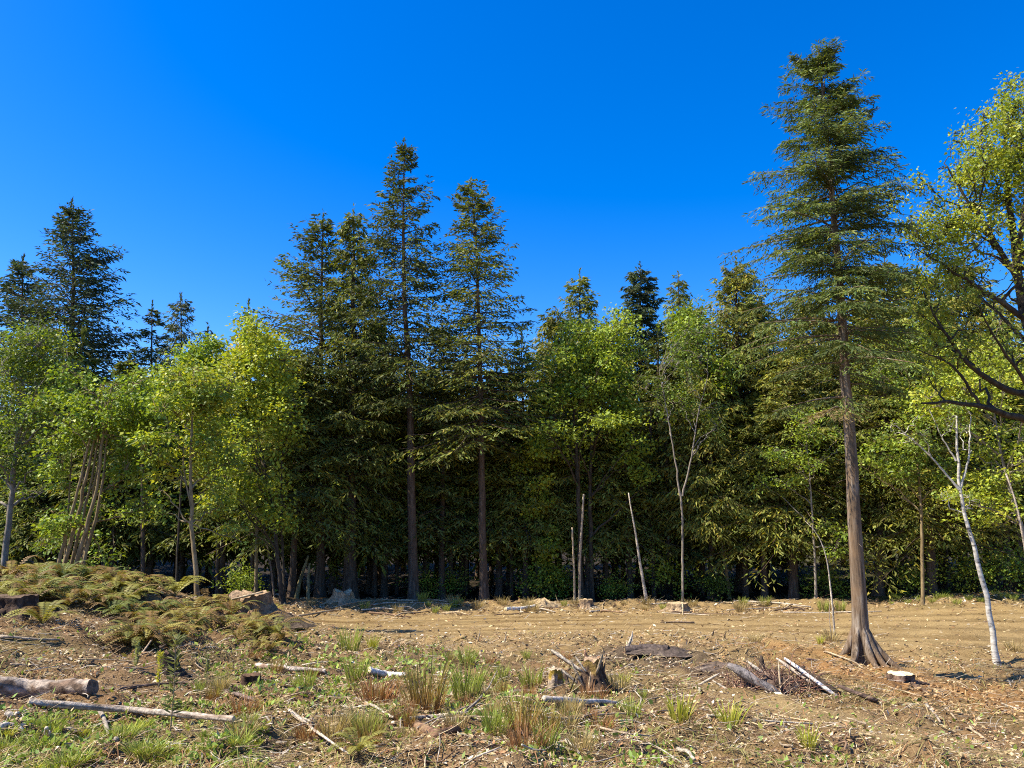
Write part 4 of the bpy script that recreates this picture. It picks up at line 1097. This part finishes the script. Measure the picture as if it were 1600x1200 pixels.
for j, (px, py) in enumerate([(746, 1004), (788, 1003), (1132, 1000), (1113, 994)]):
    pole('wood_splinter', ['small pale splinter upright on the road edge', 'larger pale splinter upright on the road edge', 'dark snapped twig upright on the road', 'dark clod with twig on the road'][j], 'splinter',
         [G(px, py), G(px, py) + [.04, 0, .12], G(px, py) + [.06, 0, .30 - .04 * j]], .03, .008, [PALE, PALE, DARK, DARK][j], 110 + j)

# scattered sticks that nothing tells apart, by place
def scatter_sticks(n, box, label, group, seed, cols, rmin=.004, rmax=.012, lmin=.25, lmax=1.0):
    g = rng_(seed)
    for i in range(n):
        px = g.uniform(box[0], box[2]); py = g.uniform(box[1], box[3])
        c = G(px, py); a = g.uniform(0, 3.14) if py > 1000 else g.normal(0, .7); L = g.uniform(lmin, lmax) ** 1.4 * .5 * (.6 if py > 1130 else 1)
        d = np.array([math.cos(a), math.sin(a), 0]) * L
        pts = [c - d, c + g.normal(0, .04, 3) * [1, 1, 0], c + d]
        r = g.uniform(rmin, rmax)
        q = []
        for p in pts:
            q.append([p[0], p[1], hz(p[0], p[1]) + r + .01 + (.05 * g.random() if g.random() < .4 else 0)])
        pole('stick', label, 'stick', q, r, r * .6, cols[int(g.integers(len(cols)))], seed * 10 + i, 5, group, .6)
scatter_sticks(46, (0, 990, 560, 1200), 'loose weathered stick on the weedy slope round the thick log', 'loose sticks on the weedy slope', 3, [BLEACH, PALE, GREYW, BROWN, (.4, .3, .2)])
scatter_sticks(46, (560, 1060, 1100, 1200), 'loose weathered stick in the litter below the jagged stump', 'loose sticks below the jagged stump', 4, [BLEACH, PALE, GREYW, BROWN, (.4, .3, .2)])
scatter_sticks(40, (1120, 1010, 1600, 1190), 'loose pale stick on the needle slope under the lone conifer', 'loose sticks under the lone conifer', 5, [PALE, PALE, (.5, .36, .2), BROWN], .008, .02, .3, .9)
scatter_sticks(44, (470, 938, 1350, 962), 'loose branch in the slash along the tree line', 'branches along the tree line', 6, [PALE, BLEACH, BROWN, (.45, .34, .2)], .018, .05, .6, 2.6)
scatter_sticks(26, (200, 925, 440, 985), 'loose branch beside the big root stump', 'branches beside the root stump', 8, [PALE, BLEACH, BROWN, DARK], .012, .03, .5, 1.8)

def soil_mound(px, py, r, h, col, label, seed):
    g = rng_(seed); c = G(px, py); k = 26; V = []; rings = (1.0, .82, .6, .36, .14)
    for q, s_ in enumerate(rings):
        an = np.arange(k) * 6.283 / k
        rad = r * s_ * (1 + .22 * np.sin(an * 3 + seed) + g.normal(0, .09, k))
        V.append(np.stack([rad * np.cos(an) * 1.4, rad * np.sin(an) * .8, -.05 + h * (1 - s_ ** 1.6) * (1 + g.normal(0, .16, k))], 1))
    i = np.arange(4)[:, None] * k; j = np.arange(k)[None]; j2 = (j + 1) % k
    V = np.concatenate(V + [np.array([[0, 0, h * .95]])])
    A = Acc(); A.add(V, np.stack([i + j, i + j2, i + k + j2, i + k + j], -1).reshape(-1, 4), np.stack([np.arange(k) + 4 * k, (np.arange(k) + 1) % k + 4 * k, np.full(k, 5 * k)], 1), col=np.array(col)[None] * g.uniform(.6, 1.3, (len(V), 1)))
    tag(link('soil_mound', A.mesh('soil_mound', M_WOODTINT), None, c), label, 'soil mound')
soil_mound(438, 975, .55, .26, (.085, .062, .042), 'dark soil mound at the road end below the root stump', 3)
soil_mound(1040, 1022, .50, .12, (.10, .075, .058), 'low dark soil ridge beside the half buried log', 5)
soil_mound(845, 947, .7, .34, (.40, .29, .16), 'pale slash mound at the tree line left of the snapped poles', 7)
soil_mound(1120, 1040, .45, .10, (.13, .095, .07), 'flat dark soil heap left of the tangled root heap', 9)

# ------------------------------------------------------------------ the heap of roots and slabs on the slope
def root_heap():
    g = rng_(470); c = G(1208, 1078)
    t = thing('root_wad', 'tangled heap of torn roots and dark slabs on the slope', 'root wad', c)
    n = 520
    a = g.random(n) * 6.283; r = g.random(n) ** .6
    o = np.stack([r * np.cos(a) * .85, r * np.sin(a) * .5, .02 + .34 * (1 - r) * g.random(n)], 1)
    d = norm(np.stack([g.normal(.2, .8, n), g.normal(0, .6, n), g.normal(.15, .45, n)], 1)) * g.uniform(.15, .5, (n, 1))
    pts = bez(o, o + d * .5 + g.normal(0, .06, (n, 3)), o + d, 5); pts[..., 2] = np.maximum(pts[..., 2], -.02)
    V, Q = tubes(pts, g.uniform(.004, .012, (n, 1)) * np.linspace(1, .4, 5)[None], 4)
    pal = np.array([(.24, .12, .08), (.16, .09, .065), (.36, .25, .16), (.10, .065, .05)])[g.integers(0, 4, n)]
    A = Acc(); A.add(V, Q, col=np.repeat(pal, 20, 0)); o_ = link('root_tangle', A.mesh('root_tangle', M_WOODTINT), t); o_['kind'] = 'stuff'
    k = 12; ring = []
    for z, s in ((-.05, 1), (.12, .8), (.22, .45), (.26, .05)):
        an = np.arange(k) * 6.283 / k
        ring.append(np.stack([.62 * s * np.cos(an), .4 * s * np.sin(an), np.full(k, z)], 1) + g.normal(0, .04, (k, 3)))
    i = np.arange(3)[:, None] * k; j = np.arange(k)[None]; j2 = (j + 1) % k
    A = Acc(); A.add(np.concatenate(ring), np.stack([i + j, i + j2, i + k + j2, i + k + j], -1).reshape(-1, 4), col=(.13, .085, .06)); link('soil_core', A.mesh('soil_core', M_WOODTINT), t)
    slabs = [((-.75, -.1, .42), (-.05, -.45, .02), .085, (.20, .175, .16)), ((.25, .1, .48), (.85, -.5, .0), .035, (.60, .56, .52)), ((.30, .15, .42), (.92, -.42, .02), .06, DARK),
             ((-.10, .2, .5), (-.12, .15, .1), .045, DARK), ((-.35, .2, .42), (.0, .0, .15), .03, BLEACH), ((.08, -.1, .46), (-.05, -.5, .02), .016, PALE),
             ((.15, .2, .46), (.6, -.2, .12), .035, (.5, .4, .3)), ((-.85, .05, .25), (-1.25, .1, .02), .02, BLEACH), ((-1.05, -.25, .2), (-.7, -.45, .0), .02, BLEACH), ((.9, -.4, .15), (1.35, -.75, .0), .04, (.12, .08, .06)),
             ((.5, .1, .1), (.56, .1, .36), .04, DARK), ((-.15, -.48, .05), (.05, -.6, .0), .05, FRESH)]
    for p0, p1, w, col in slabs:
        p0 = np.array(p0); p1 = np.array(p1)
        V, Q = closed_tube(poly([p0, (p0 + p1) / 2, p1], 6), w * np.array([.5, .9, 1, 1, .95, .8]), 5, w * .1, g)
        A = Acc(); A.add(V, Q, col=np.array(col)[None] * g.uniform(.75, 1.2, (len(V), 1))); link('slab', A.mesh('slab', M_WOODTINT), t)
root_heap()

# ------------------------------------------------------------------ ferns, grass tufts, weeds
def fern_proto(seed, nf=15, L=.85, col=(.20, .20, .045), brown=.2):
    g = rng_(seed); A = Acc()
    for i in range(nf):
        az = i * 6.283 / nf + g.normal(0, .25); l = L * g.uniform(.65, 1.15); lift = g.uniform(.7, 1.35)
        hd = np.array([math.cos(az), math.sin(az), 0])
        p0 = np.zeros(3); p1 = hd * l * .45 + [0, 0, l * .75 * lift]; p2 = hd * l * 1.0 + [0, 0, l * .35 * lift]
        sp = bez(p0, p1, p2, 19)
        V, Q = tubes(sp[None][:, ::3], np.linspace(.007, .002, 7)[None], 3)
        cb = np.array((.24, .15, .05)) if g.random() < brown else np.array(col) * g.uniform(.75, 1.25)
        A.add(V, Q, col=cb * .7)
        tg = norm(np.gradient(sp, axis=0)); side = norm(np.cross(tg, np.array([0, 0, 1.])))
        q = np.arange(2, 19)
        wl_ = np.sin(np.linspace(.35, 3.0, 17)) * .17 * L + .02
        for sgn in (-1, 1):
            d = side[q] * sgn + tg[q] * .45 + np.array([0, 0, -.15])
            nmv = np.cross(d, tg[q]) * sgn
            V, Q = kites(sp[q], d, nmv, wl_ * g.uniform(.85, 1.1, 17), np.full(17, .05 * L), .0, .3)
            A.add(V, Q, col=cb[None] * np.repeat(g.uniform(.8, 1.2, (17, 1)), 4, 0))
    return A.mesh('fern', M_GRASS)
_fern = [fern_proto(320 + i, 13 + i, .95 - .05 * i, c, b) for i, (c, b) in enumerate([((.27, .25, .05), .15), ((.22, .22, .05), .3), ((.30, .25, .055), .4), ((.18, .21, .045), .15)])]

def blade_proto(seed, nb=60, L=.4, spread=.12, tip=(.30, .34, .06), foot=(.30, .20, .07), lean=.45, w=.010):
    g = rng_(seed); n = nb
    az = g.random(n) * 6.283; r = g.random(n) ** .5 * spread
    o = np.stack([r * np.cos(az), r * np.sin(az), np.full(n, -.02)], 1)
    l = L * g.uniform(.5, 1.2, n); az2 = az + g.normal(0, .5, n)
    hd = np.stack([np.cos(az2), np.sin(az2), np.zeros(n)], 1) * (lean * g.uniform(.2, 1.2, n) * l)[:, None]
    p1 = o + hd * .35 + np.array([0, 0, 1.]) * (l * .65)[:, None]; p2 = o + hd + np.array([0, 0, 1.]) * (l * .95)[:, None]
    c = bez(o, p1, p2, 5)
    sd = norm(np.cross(hd, np.array([0, 0, 1.])) + g.normal(0, .2, (n, 3)))
    w = w * .5; ww = w * np.array([.7, 1, .9, .6, .08])
    Lft = c + sd[:, None] * ww[None, :, None]; Rgt = c - sd[:, None] * ww[None, :, None]
    V = np.stack([Lft, Rgt], 2).reshape(-1, 3)
    b = np.arange(n)[:, None] * 10; i = np.arange(4)[None] * 2
    Q = np.stack([b + i, b + i + 1, b + i + 3, b + i + 2], -1).reshape(-1, 4)
    t = np.linspace(0, 1, 5)[None, :, None]
    cc = (np.array(foot) * (1 - t) + np.array(tip) * t) * g.uniform(.7, 1.25, (n, 1, 1))
    A = Acc(); A.add(V, Q, col=np.repeat(cc, 2, 1).reshape(-1, 3))
    return A.mesh('tuft', M_GRASS)
_tuft = {'red': blade_proto(340, 120, .45, .16, (.30, .32, .07), (.36, .15, .05)), 'green': blade_proto(341, 110, .34, .13, (.34, .42, .06), (.26, .26, .06)),
         'lime': blade_proto(342, 70, .28, .09, (.46, .50, .05), (.36, .32, .05), .6, .012), 'rust': blade_proto(343, 120, .26, .18, (.36, .20, .08), (.30, .13, .05), .7), 'straw': blade_proto(344, 110, .32, .16, (.44, .36, .15), (.32, .22, .09), .7)}
def plant(name, label, cat, mesh, px, py, sc, rot, group=None, zs=1.0):
    o = link(name, mesh, None, G(px, py)); o.scale = (sc, sc, sc * zs); o.rotation_euler = (0, 0, rot)
    return tag(o, label, cat, group)

gf = rng_(9)
for i in range(62):
    px = gf.uniform(-10, 250); py = 893 + (px * .09) + gf.random() ** 1.3 * 58
    if px > 190 and gf.random() < .4: continue
    plant('sword_fern', 'yellow-green sword fern crowding the bank below the maple clump', 'fern', _fern[gf.integers(4)], px, py, gf.uniform(.42, .85), gf.random() * 6.28, 'sword ferns on the bank')
for i in range(40):
    px = gf.uniform(190, 450); py = gf.uniform(945, 1020)
    plant('sword_fern', 'small brownish fern on the slope below the root stump', 'fern', _fern[gf.integers(1, 3)], px, py, gf.uniform(.4, .85), gf.random() * 6.28, 'small ferns below the root stump')
for px, py, sc, lab in [(66, 978, .75, 'bright little fern below the dark sunken stump'), (275, 930, 1.0, 'upright yellow fern beside the crooked maple stem'), (560, 1180, .30, 'bright lime bracken frond in the foreground litter')]:
    plant('sword_fern', lab, 'fern', _fern[0], px, py, sc, gf.random() * 6)
for k, px, py, sc, lab in [('red', 664, 1112, 1.25, 'tallest grass tuft, reddish at its foot, above the curved slab'), ('green', 546, 1016, 1.35, 'tall grass tuft at the near edge of the road'), ('lime', 582, 1014, 1.0, 'bright lime plant beside the tall roadside tuft'),
                           ('green', 556, 1064, 1.0, 'fresh green tuft beside the pale wood chunk'), ('rust', 588, 1096, 1.2, 'rust coloured dead grass tuft left of the tallest tuft'), ('green', 730, 1090, 1.2, 'soft green tuft right of the tallest tuft'),
                           ('lime', 1062, 1130, 1.15, 'grass tuft at the near edge of the dirt track'), ('lime', 1140, 1138, 1.0, 'yellow-green tuft on the stick across the track'), ('lime', 1263, 1172, .8, 'small yellow tuft alone on the bare track'),
                           ('rust', 822, 1170, .75, 'reddish tuft beside the dark soil hollow'), ('green', 830, 1080, 1.1, 'grass tuft at the foot of the mossy stump'), ('straw', 965, 1082, 1.0, 'straw tuft at the foot of the jagged stump'),
                           ('lime', 975, 1072, .7, 'lime weed against the jagged stump'), ('straw', 1300, 1003, 1.2, 'straw tuft at the foot of the bent sapling'), ('lime', 1282, 1006, .8, 'small lime weed near the bent sapling'), ('green', 730, 1042, 1.0, 'green tuft on the near road edge past the tallest tuft'),
                           ('straw', 1585, 1018, 1.2, 'sparse weed at the edge beside the birch foot'), ('straw', 1180, 1004, .8, 'yellow dry tuft at the road above the root heap')]:
    plant('grass_tuft', lab, 'grass tuft', _tuft[k], px, py, sc, gf.random() * 6)
for i in range(60):
    px = gf.uniform(300, 1010); py = gf.uniform(1030, 1190)
    plant('grass_tuft', 'wispy grass tuft on the littered middle slope', 'grass tuft', _tuft[['red', 'green', 'straw', 'straw', 'rust'][gf.integers(5)]], px, py, gf.uniform(.35, .8), gf.random() * 6, 'wispy tufts on the middle slope')
for i in range(46):
    px = gf.uniform(0, 420); py = gf.uniform(1105, 1215)
    plant('weed', 'low bright green weed in the patch below the long pole', 'weed', _tuft[['green', 'green', 'lime'][gf.integers(3)]], px, py, gf.uniform(.3, .7), gf.random() * 6, 'weeds below the long pole', .42)
for i in range(36):
    px = gf.uniform(470, 1340); py = gf.uniform(942, 958)
    plant('grass_tuft', 'dry tuft in the slash along the tree line', 'grass tuft', _tuft[['straw', 'green', 'straw'][gf.integers(3)]], px, py, gf.uniform(.7, 1.5), gf.random() * 6, 'dry tufts along the tree line')
for i in range(26):
    px = gf.uniform(1390, 1600); py = gf.uniform(926, 945)
    plant('grass_tuft', 'green tuft on the shaded bank behind the birch', 'grass tuft', _tuft['green'], px, py, gf.uniform(.6, 1.2), gf.random() * 6, 'tufts on the bank behind the birch', .7)

def seedling(px, py, h, seed, label, col):
    g = rng_(seed); c = G(px, py)
    t = thing('seedling', label, 'seedling', c)
    A = Acc(); V, Q = tubes(poly([[0, 0, -.02], [.01, 0, h * .5], [-.01, 0, h]], 8)[None], np.linspace(.007, .003, 8)[None], 5); A.add(V, Q, col=(.35, .25, .15)); link('stem', A.mesh('stem', M_WOODTINT, True), t)
    n = 150; z = h * g.uniform(.15, 1, n); az = g.random(n) * 6.283
    d = np.stack([np.cos(az), np.sin(az), g.normal(.5, .3, n)], 1)
    A = Acc(); V, Q = kites(np.stack([np.zeros(n), np.zeros(n), z], 1), d, norm(g.normal(0, 1, (n, 3))), h * .14 * g.uniform(.5, 1.2, n), np.full(n, .016), .0)
    A.add(V, Q, col=np.repeat(np.array(col)[None] * g.uniform(.7, 1.3, (n, 1)), 4, 0)); link('foliage', A.mesh('foliage', M_GRASS), t)
seedling(266, 1140, .72, 481, 'thin dark seedling standing in front of the long pole', (.16, .17, .05))
seedling(247, 1076, .42, 482, 'bright yellow-green seedling behind the thin dark one', (.50, .48, .05))
seedling(212, 1048, .36, 483, 'pale green seedling on the bare slope near the leaning stick', (.28, .30, .10))
seedling(322, 1066, .36, 484, 'feathery green seedling right of the dark broken stub', (.24, .27, .09))

# ------------------------------------------------------------------ litter: chips, twigs, clods, ground cover
def scatter_pts(n, y0, y1, g, spread=.80):
    Y = np.exp(g.uniform(math.log(y0), math.log(y1), n)); X = g.uniform(-spread, spread, n) * Y
    return X, Y

def litter():
    g = rng_(801)
    # flat chips and bark flakes
    X, Y = scatter_pts(190000, 4.6, 37, g)
    m, _ = road_mask(X, Y)
    dens = .35 + .65 * sstep(-.2, .25, fbm(X * 1.1, Y * 1.1, 87, 3))
    keep = (g.random(len(X)) < (1 - .86 * m) * dens) & ~((X < -13) & (Y > 21))
    X, Y = X[keep], Y[keep]; n = len(X)
    Z = height(X, Y)
    sc = (.35 + Y / 14.0)
    L = g.uniform(.02, .075, n) * sc; W = L * g.uniform(.18, .6, n)
    d = np.stack([g.normal(0, 1, n), g.normal(0, 1, n), g.normal(0, .35, n)], 1)
    nm = norm(np.array([0, 0, 1.]) + g.normal(0, .55, (n, 3)))
    V, Q = kites(np.stack([X, Y, Z + .008], 1), d, nm, L, W, .12, .5)
    pal = np.array([(.46, .35, .19), (.32, .21, .11), (.20, .115, .06), (.58, .50, .36), (.13, .08, .05), (.34, .18, .085), (.44, .33, .17)])
    c = pal[g.choice(7, n, p=[.30, .17, .10, .14, .09, .07, .13])] * g.uniform(.7, 1.25, (n, 1))
    near = np.sqrt(((X - 8.6) / 4.4) ** 2 + ((Y - 16.2) / 4.6) ** 2) < 1
    c[near] = c[near] * .5 + np.array([.42, .23, .09]) * .5
    A = Acc(); A.add(V, Q, col=np.repeat(c, 4, 0))
    # twigs
    X, Y = scatter_pts(20000, 4.6, 38, g)
    m, _ = road_mask(X, Y)
    keep = (g.random(len(X)) < (1 - .8 * m)) & ~((X < -13) & (Y > 21))
    X, Y = X[keep], Y[keep]; n = len(X)
    L = g.uniform(.06, .28, n) * (.55 + Y / 18); a = g.normal(0, .9, n)
    dv = np.stack([np.cos(a), np.sin(a), g.normal(.05, .22, n)], 1) * L[:, None]
    o = np.stack([X, Y, height(X, Y) + .01], 1)
    e = o + dv; e[:, 2] = np.maximum(e[:, 2], height(e[:, 0], e[:, 1]) + .006)
    md = (o + e) / 2 + g.normal(0, .12, (n, 3)) * L[:, None]; md[:, 2] = np.maximum(md[:, 2], (o[:, 2] + e[:, 2]) / 2)
    V, Q = tubes(bez(o, md, e, 4), (g.uniform(.0012, .0042, n) * (.7 + Y / 16))[:, None] * np.array([1, .9, .7, .4])[None], 3)
    pal = np.array([(.46, .36, .21), (.36, .25, .14), (.20, .125, .075), (.54, .47, .37), (.10, .065, .045)])
    c = pal[g.choice(5, n, p=[.28, .27, .2, .13, .12])] * g.uniform(.75, 1.2, (n, 1))
    A.add(V, Q, col=np.repeat(c, 12, 0))
    tag(link('debris', A.mesh('debris', M_LITTER)), 'wood chips, bark flakes and twigs strewn over the cleared slope', 'debris', kind='stuff')
    # clods of soil
    X, Y = scatter_pts(5200, 4.8, 36, g)
    m, _ = road_mask(X, Y)
    lum = fbm(X * .8, Y * .8, 97, 3)
    keep = (g.random(len(X)) < (1 - .97 * m) * sstep(-.1, .35, lum)) & ~((X < -13) & (Y > 21))
    X, Y = X[keep], Y[keep]; n = len(X)
    t = (1 + 5 ** .5) / 2
    ico = norm(np.array([(-1, t, 0), (1, t, 0), (-1, -t, 0), (1, -t, 0), (0, -1, t), (0, 1, t), (0, -1, -t), (0, 1, -t), (t, 0, -1), (t, 0, 1), (-t, 0, -1), (-t, 0, 1)], float))
    tri = np.array([(0, 11, 5), (0, 5, 1), (0, 1, 7), (0, 7, 10), (0, 10, 11), (1, 5, 9), (5, 11, 4), (11, 10, 2), (10, 7, 6), (7, 1, 8), (3, 9, 4), (3, 4, 2), (3, 2, 6), (3, 6, 8), (3, 8, 9), (4, 9, 5), (2, 4, 11), (6, 2, 10), (8, 6, 7), (9, 8, 1)])
    r = g.uniform(.008, .036, n) ** 1.0 * (.6 + Y / 14)
    V = ico[None] * (1 + g.normal(0, .22, (n, 12, 1))) * r[:, None, None] * g.uniform(.5, 1.4, (n, 1, 3)) * np.array([1, 1, .7]) + np.stack([X, Y, height(X, Y) + r * .15], 1)[:, None]
    T = (np.arange(n)[:, None, None] * 12 + tri[None]).reshape(-1, 3)
    zc = zone_colour(X, Y, height(X, Y)) * g.uniform(.45, .95, (n, 1))
    A = Acc(); A.add(V.reshape(-1, 3), None, T, col=np.repeat(zc, 12, 0))
    tag(link('clods', A.mesh('clods', M_LITTER)), 'crumbled clods of brown soil over the cleared slope', 'soil', kind='stuff')
litter()

def dead_grass():
    g = rng_(831)
    X, Y = scatter_pts(26000, 4.6, 24, g)
    m, _ = road_mask(X, Y)
    keep = g.random(len(X)) < (1 - .95 * m) * sstep(-.15, .3, fbm(X * .9, Y * .9, 141, 3)) 
    X, Y = X[keep], Y[keep]; n = len(X)
    o = np.stack([X, Y, height(X, Y)], 1); a = g.normal(0, 1.1, n); L = g.uniform(.08, .3, n) * (.7 + Y / 22)
    d = np.stack([np.cos(a), np.sin(a), np.zeros(n)], 1) * L[:, None]
    e = o + d; e[:, 2] = height(e[:, 0], e[:, 1]) + .01; md = (o + e) / 2; md[:, 2] += L * g.uniform(.1, .7, n)
    c = bez(o, md, e, 4); sd = norm(np.cross(d, np.array([0, 0, 1.]))); w = .0035 * (.6 + Y / 14)
    V = np.stack([c + sd[:, None] * w[:, None, None] * np.array([.8, 1, .8, .1])[None, :, None], c - sd[:, None] * w[:, None, None] * np.array([.8, 1, .8, .1])[None, :, None]], 2).reshape(-1, 3)
    b = np.arange(n)[:, None] * 8; i = np.arange(3)[None] * 2
    Q = np.stack([b + i, b + i + 1, b + i + 3, b + i + 2], -1).reshape(-1, 4)
    pal = np.array([(.50, .39, .19), (.42, .30, .14), (.36, .33, .11), (.40, .21, .09), (.28, .30, .08)])
    A = Acc(); A.add(V, Q, col=np.repeat(pal[g.integers(0, 5, n)] * g.uniform(.6, 1.2, (n, 1)), 8, 0))
    tag(link('dead_grass', A.mesh('dead_grass', M_GRASS)), 'bent dead grass and fern stalks over the cleared slope', 'dead grass', kind='stuff')
dead_grass()

def ground_cover():
    g = rng_(811)
    patches = [(60, 1170, 120, 50, 1.), (300, 1160, 150, 45, 1.), (190, 1150, 120, 40, .8), (440, 1090, 80, 30, .8), (470, 1030, 90, 25, .7), (560, 1040, 60, 25, .7), (600, 1130, 60, 40, .4), (720, 1090, 60, 40, .7), (860, 1180, 70, 25, .5), (1020, 1180, 80, 30, .5),
               (330, 1110, 120, 30, .7), (520, 1075, 110, 40, .6), (640, 1035, 130, 25, .6), (430, 1020, 100, 35, .6), (780, 1110, 70, 60, .5), (930, 1120, 90, 40, .4), (380, 1060, 90, 30, .5), (1270, 1190, 100, 20, .25), (380, 1000, 80, 30, .4), (150, 1120, 200, 25, .4), (640, 1060, 60, 20, .5)]
    X, Y = scatter_pts(190000, 4.6, 22, g)
    Z = height(X, Y); px, py = to_px(X, Y, Z)
    w = np.zeros(len(X))
    nz = fbm(X * 2.2, Y * 2.2, 131, 4)
    for cx, cy, rx, ry, s in patches:
        d = np.sqrt(((px - cx) / rx) ** 2 + ((py - cy) / ry) ** 2)
        w = np.maximum(w, s * (1 - sstep(.5, 1.25, d + nz * .7)))
    w = np.maximum(w * sstep(-.35, .25, nz), .02 * (Y < 14))
    keep = g.random(len(X)) < w * .95
    X, Y, Z = X[keep], Y[keep], Z[keep]; n = len(X)
    d = np.stack([g.normal(0, 1, n), g.normal(0, 1, n), g.uniform(.2, 1.6, n)], 1)
    nm = norm(np.array([0, 0, 1.]) + g.normal(0, .8, (n, 3)))
    L = g.uniform(.025, .085, n) * (.5 + Y / 14); W = L * g.uniform(.2, .65, n)
    V, Q = kites(np.stack([X, Y, Z + .003], 1), d, nm, L, W, .1)
    pal = np.array([(.24, .34, .05), (.33, .41, .06), (.17, .26, .04), (.36, .35, .07), (.28, .41, .10)])
    c = pal[g.integers(0, 5, n)] * g.uniform(.7, 1.25, (n, 1))
    A = Acc(); A.add(V, Q, col=np.repeat(c, 4, 0))
    tag(link('ground_cover', A.mesh('ground_cover', M_GRASS)), 'low green sprouts and grass over the foreground soil', 'ground cover', kind='stuff')
ground_cover()
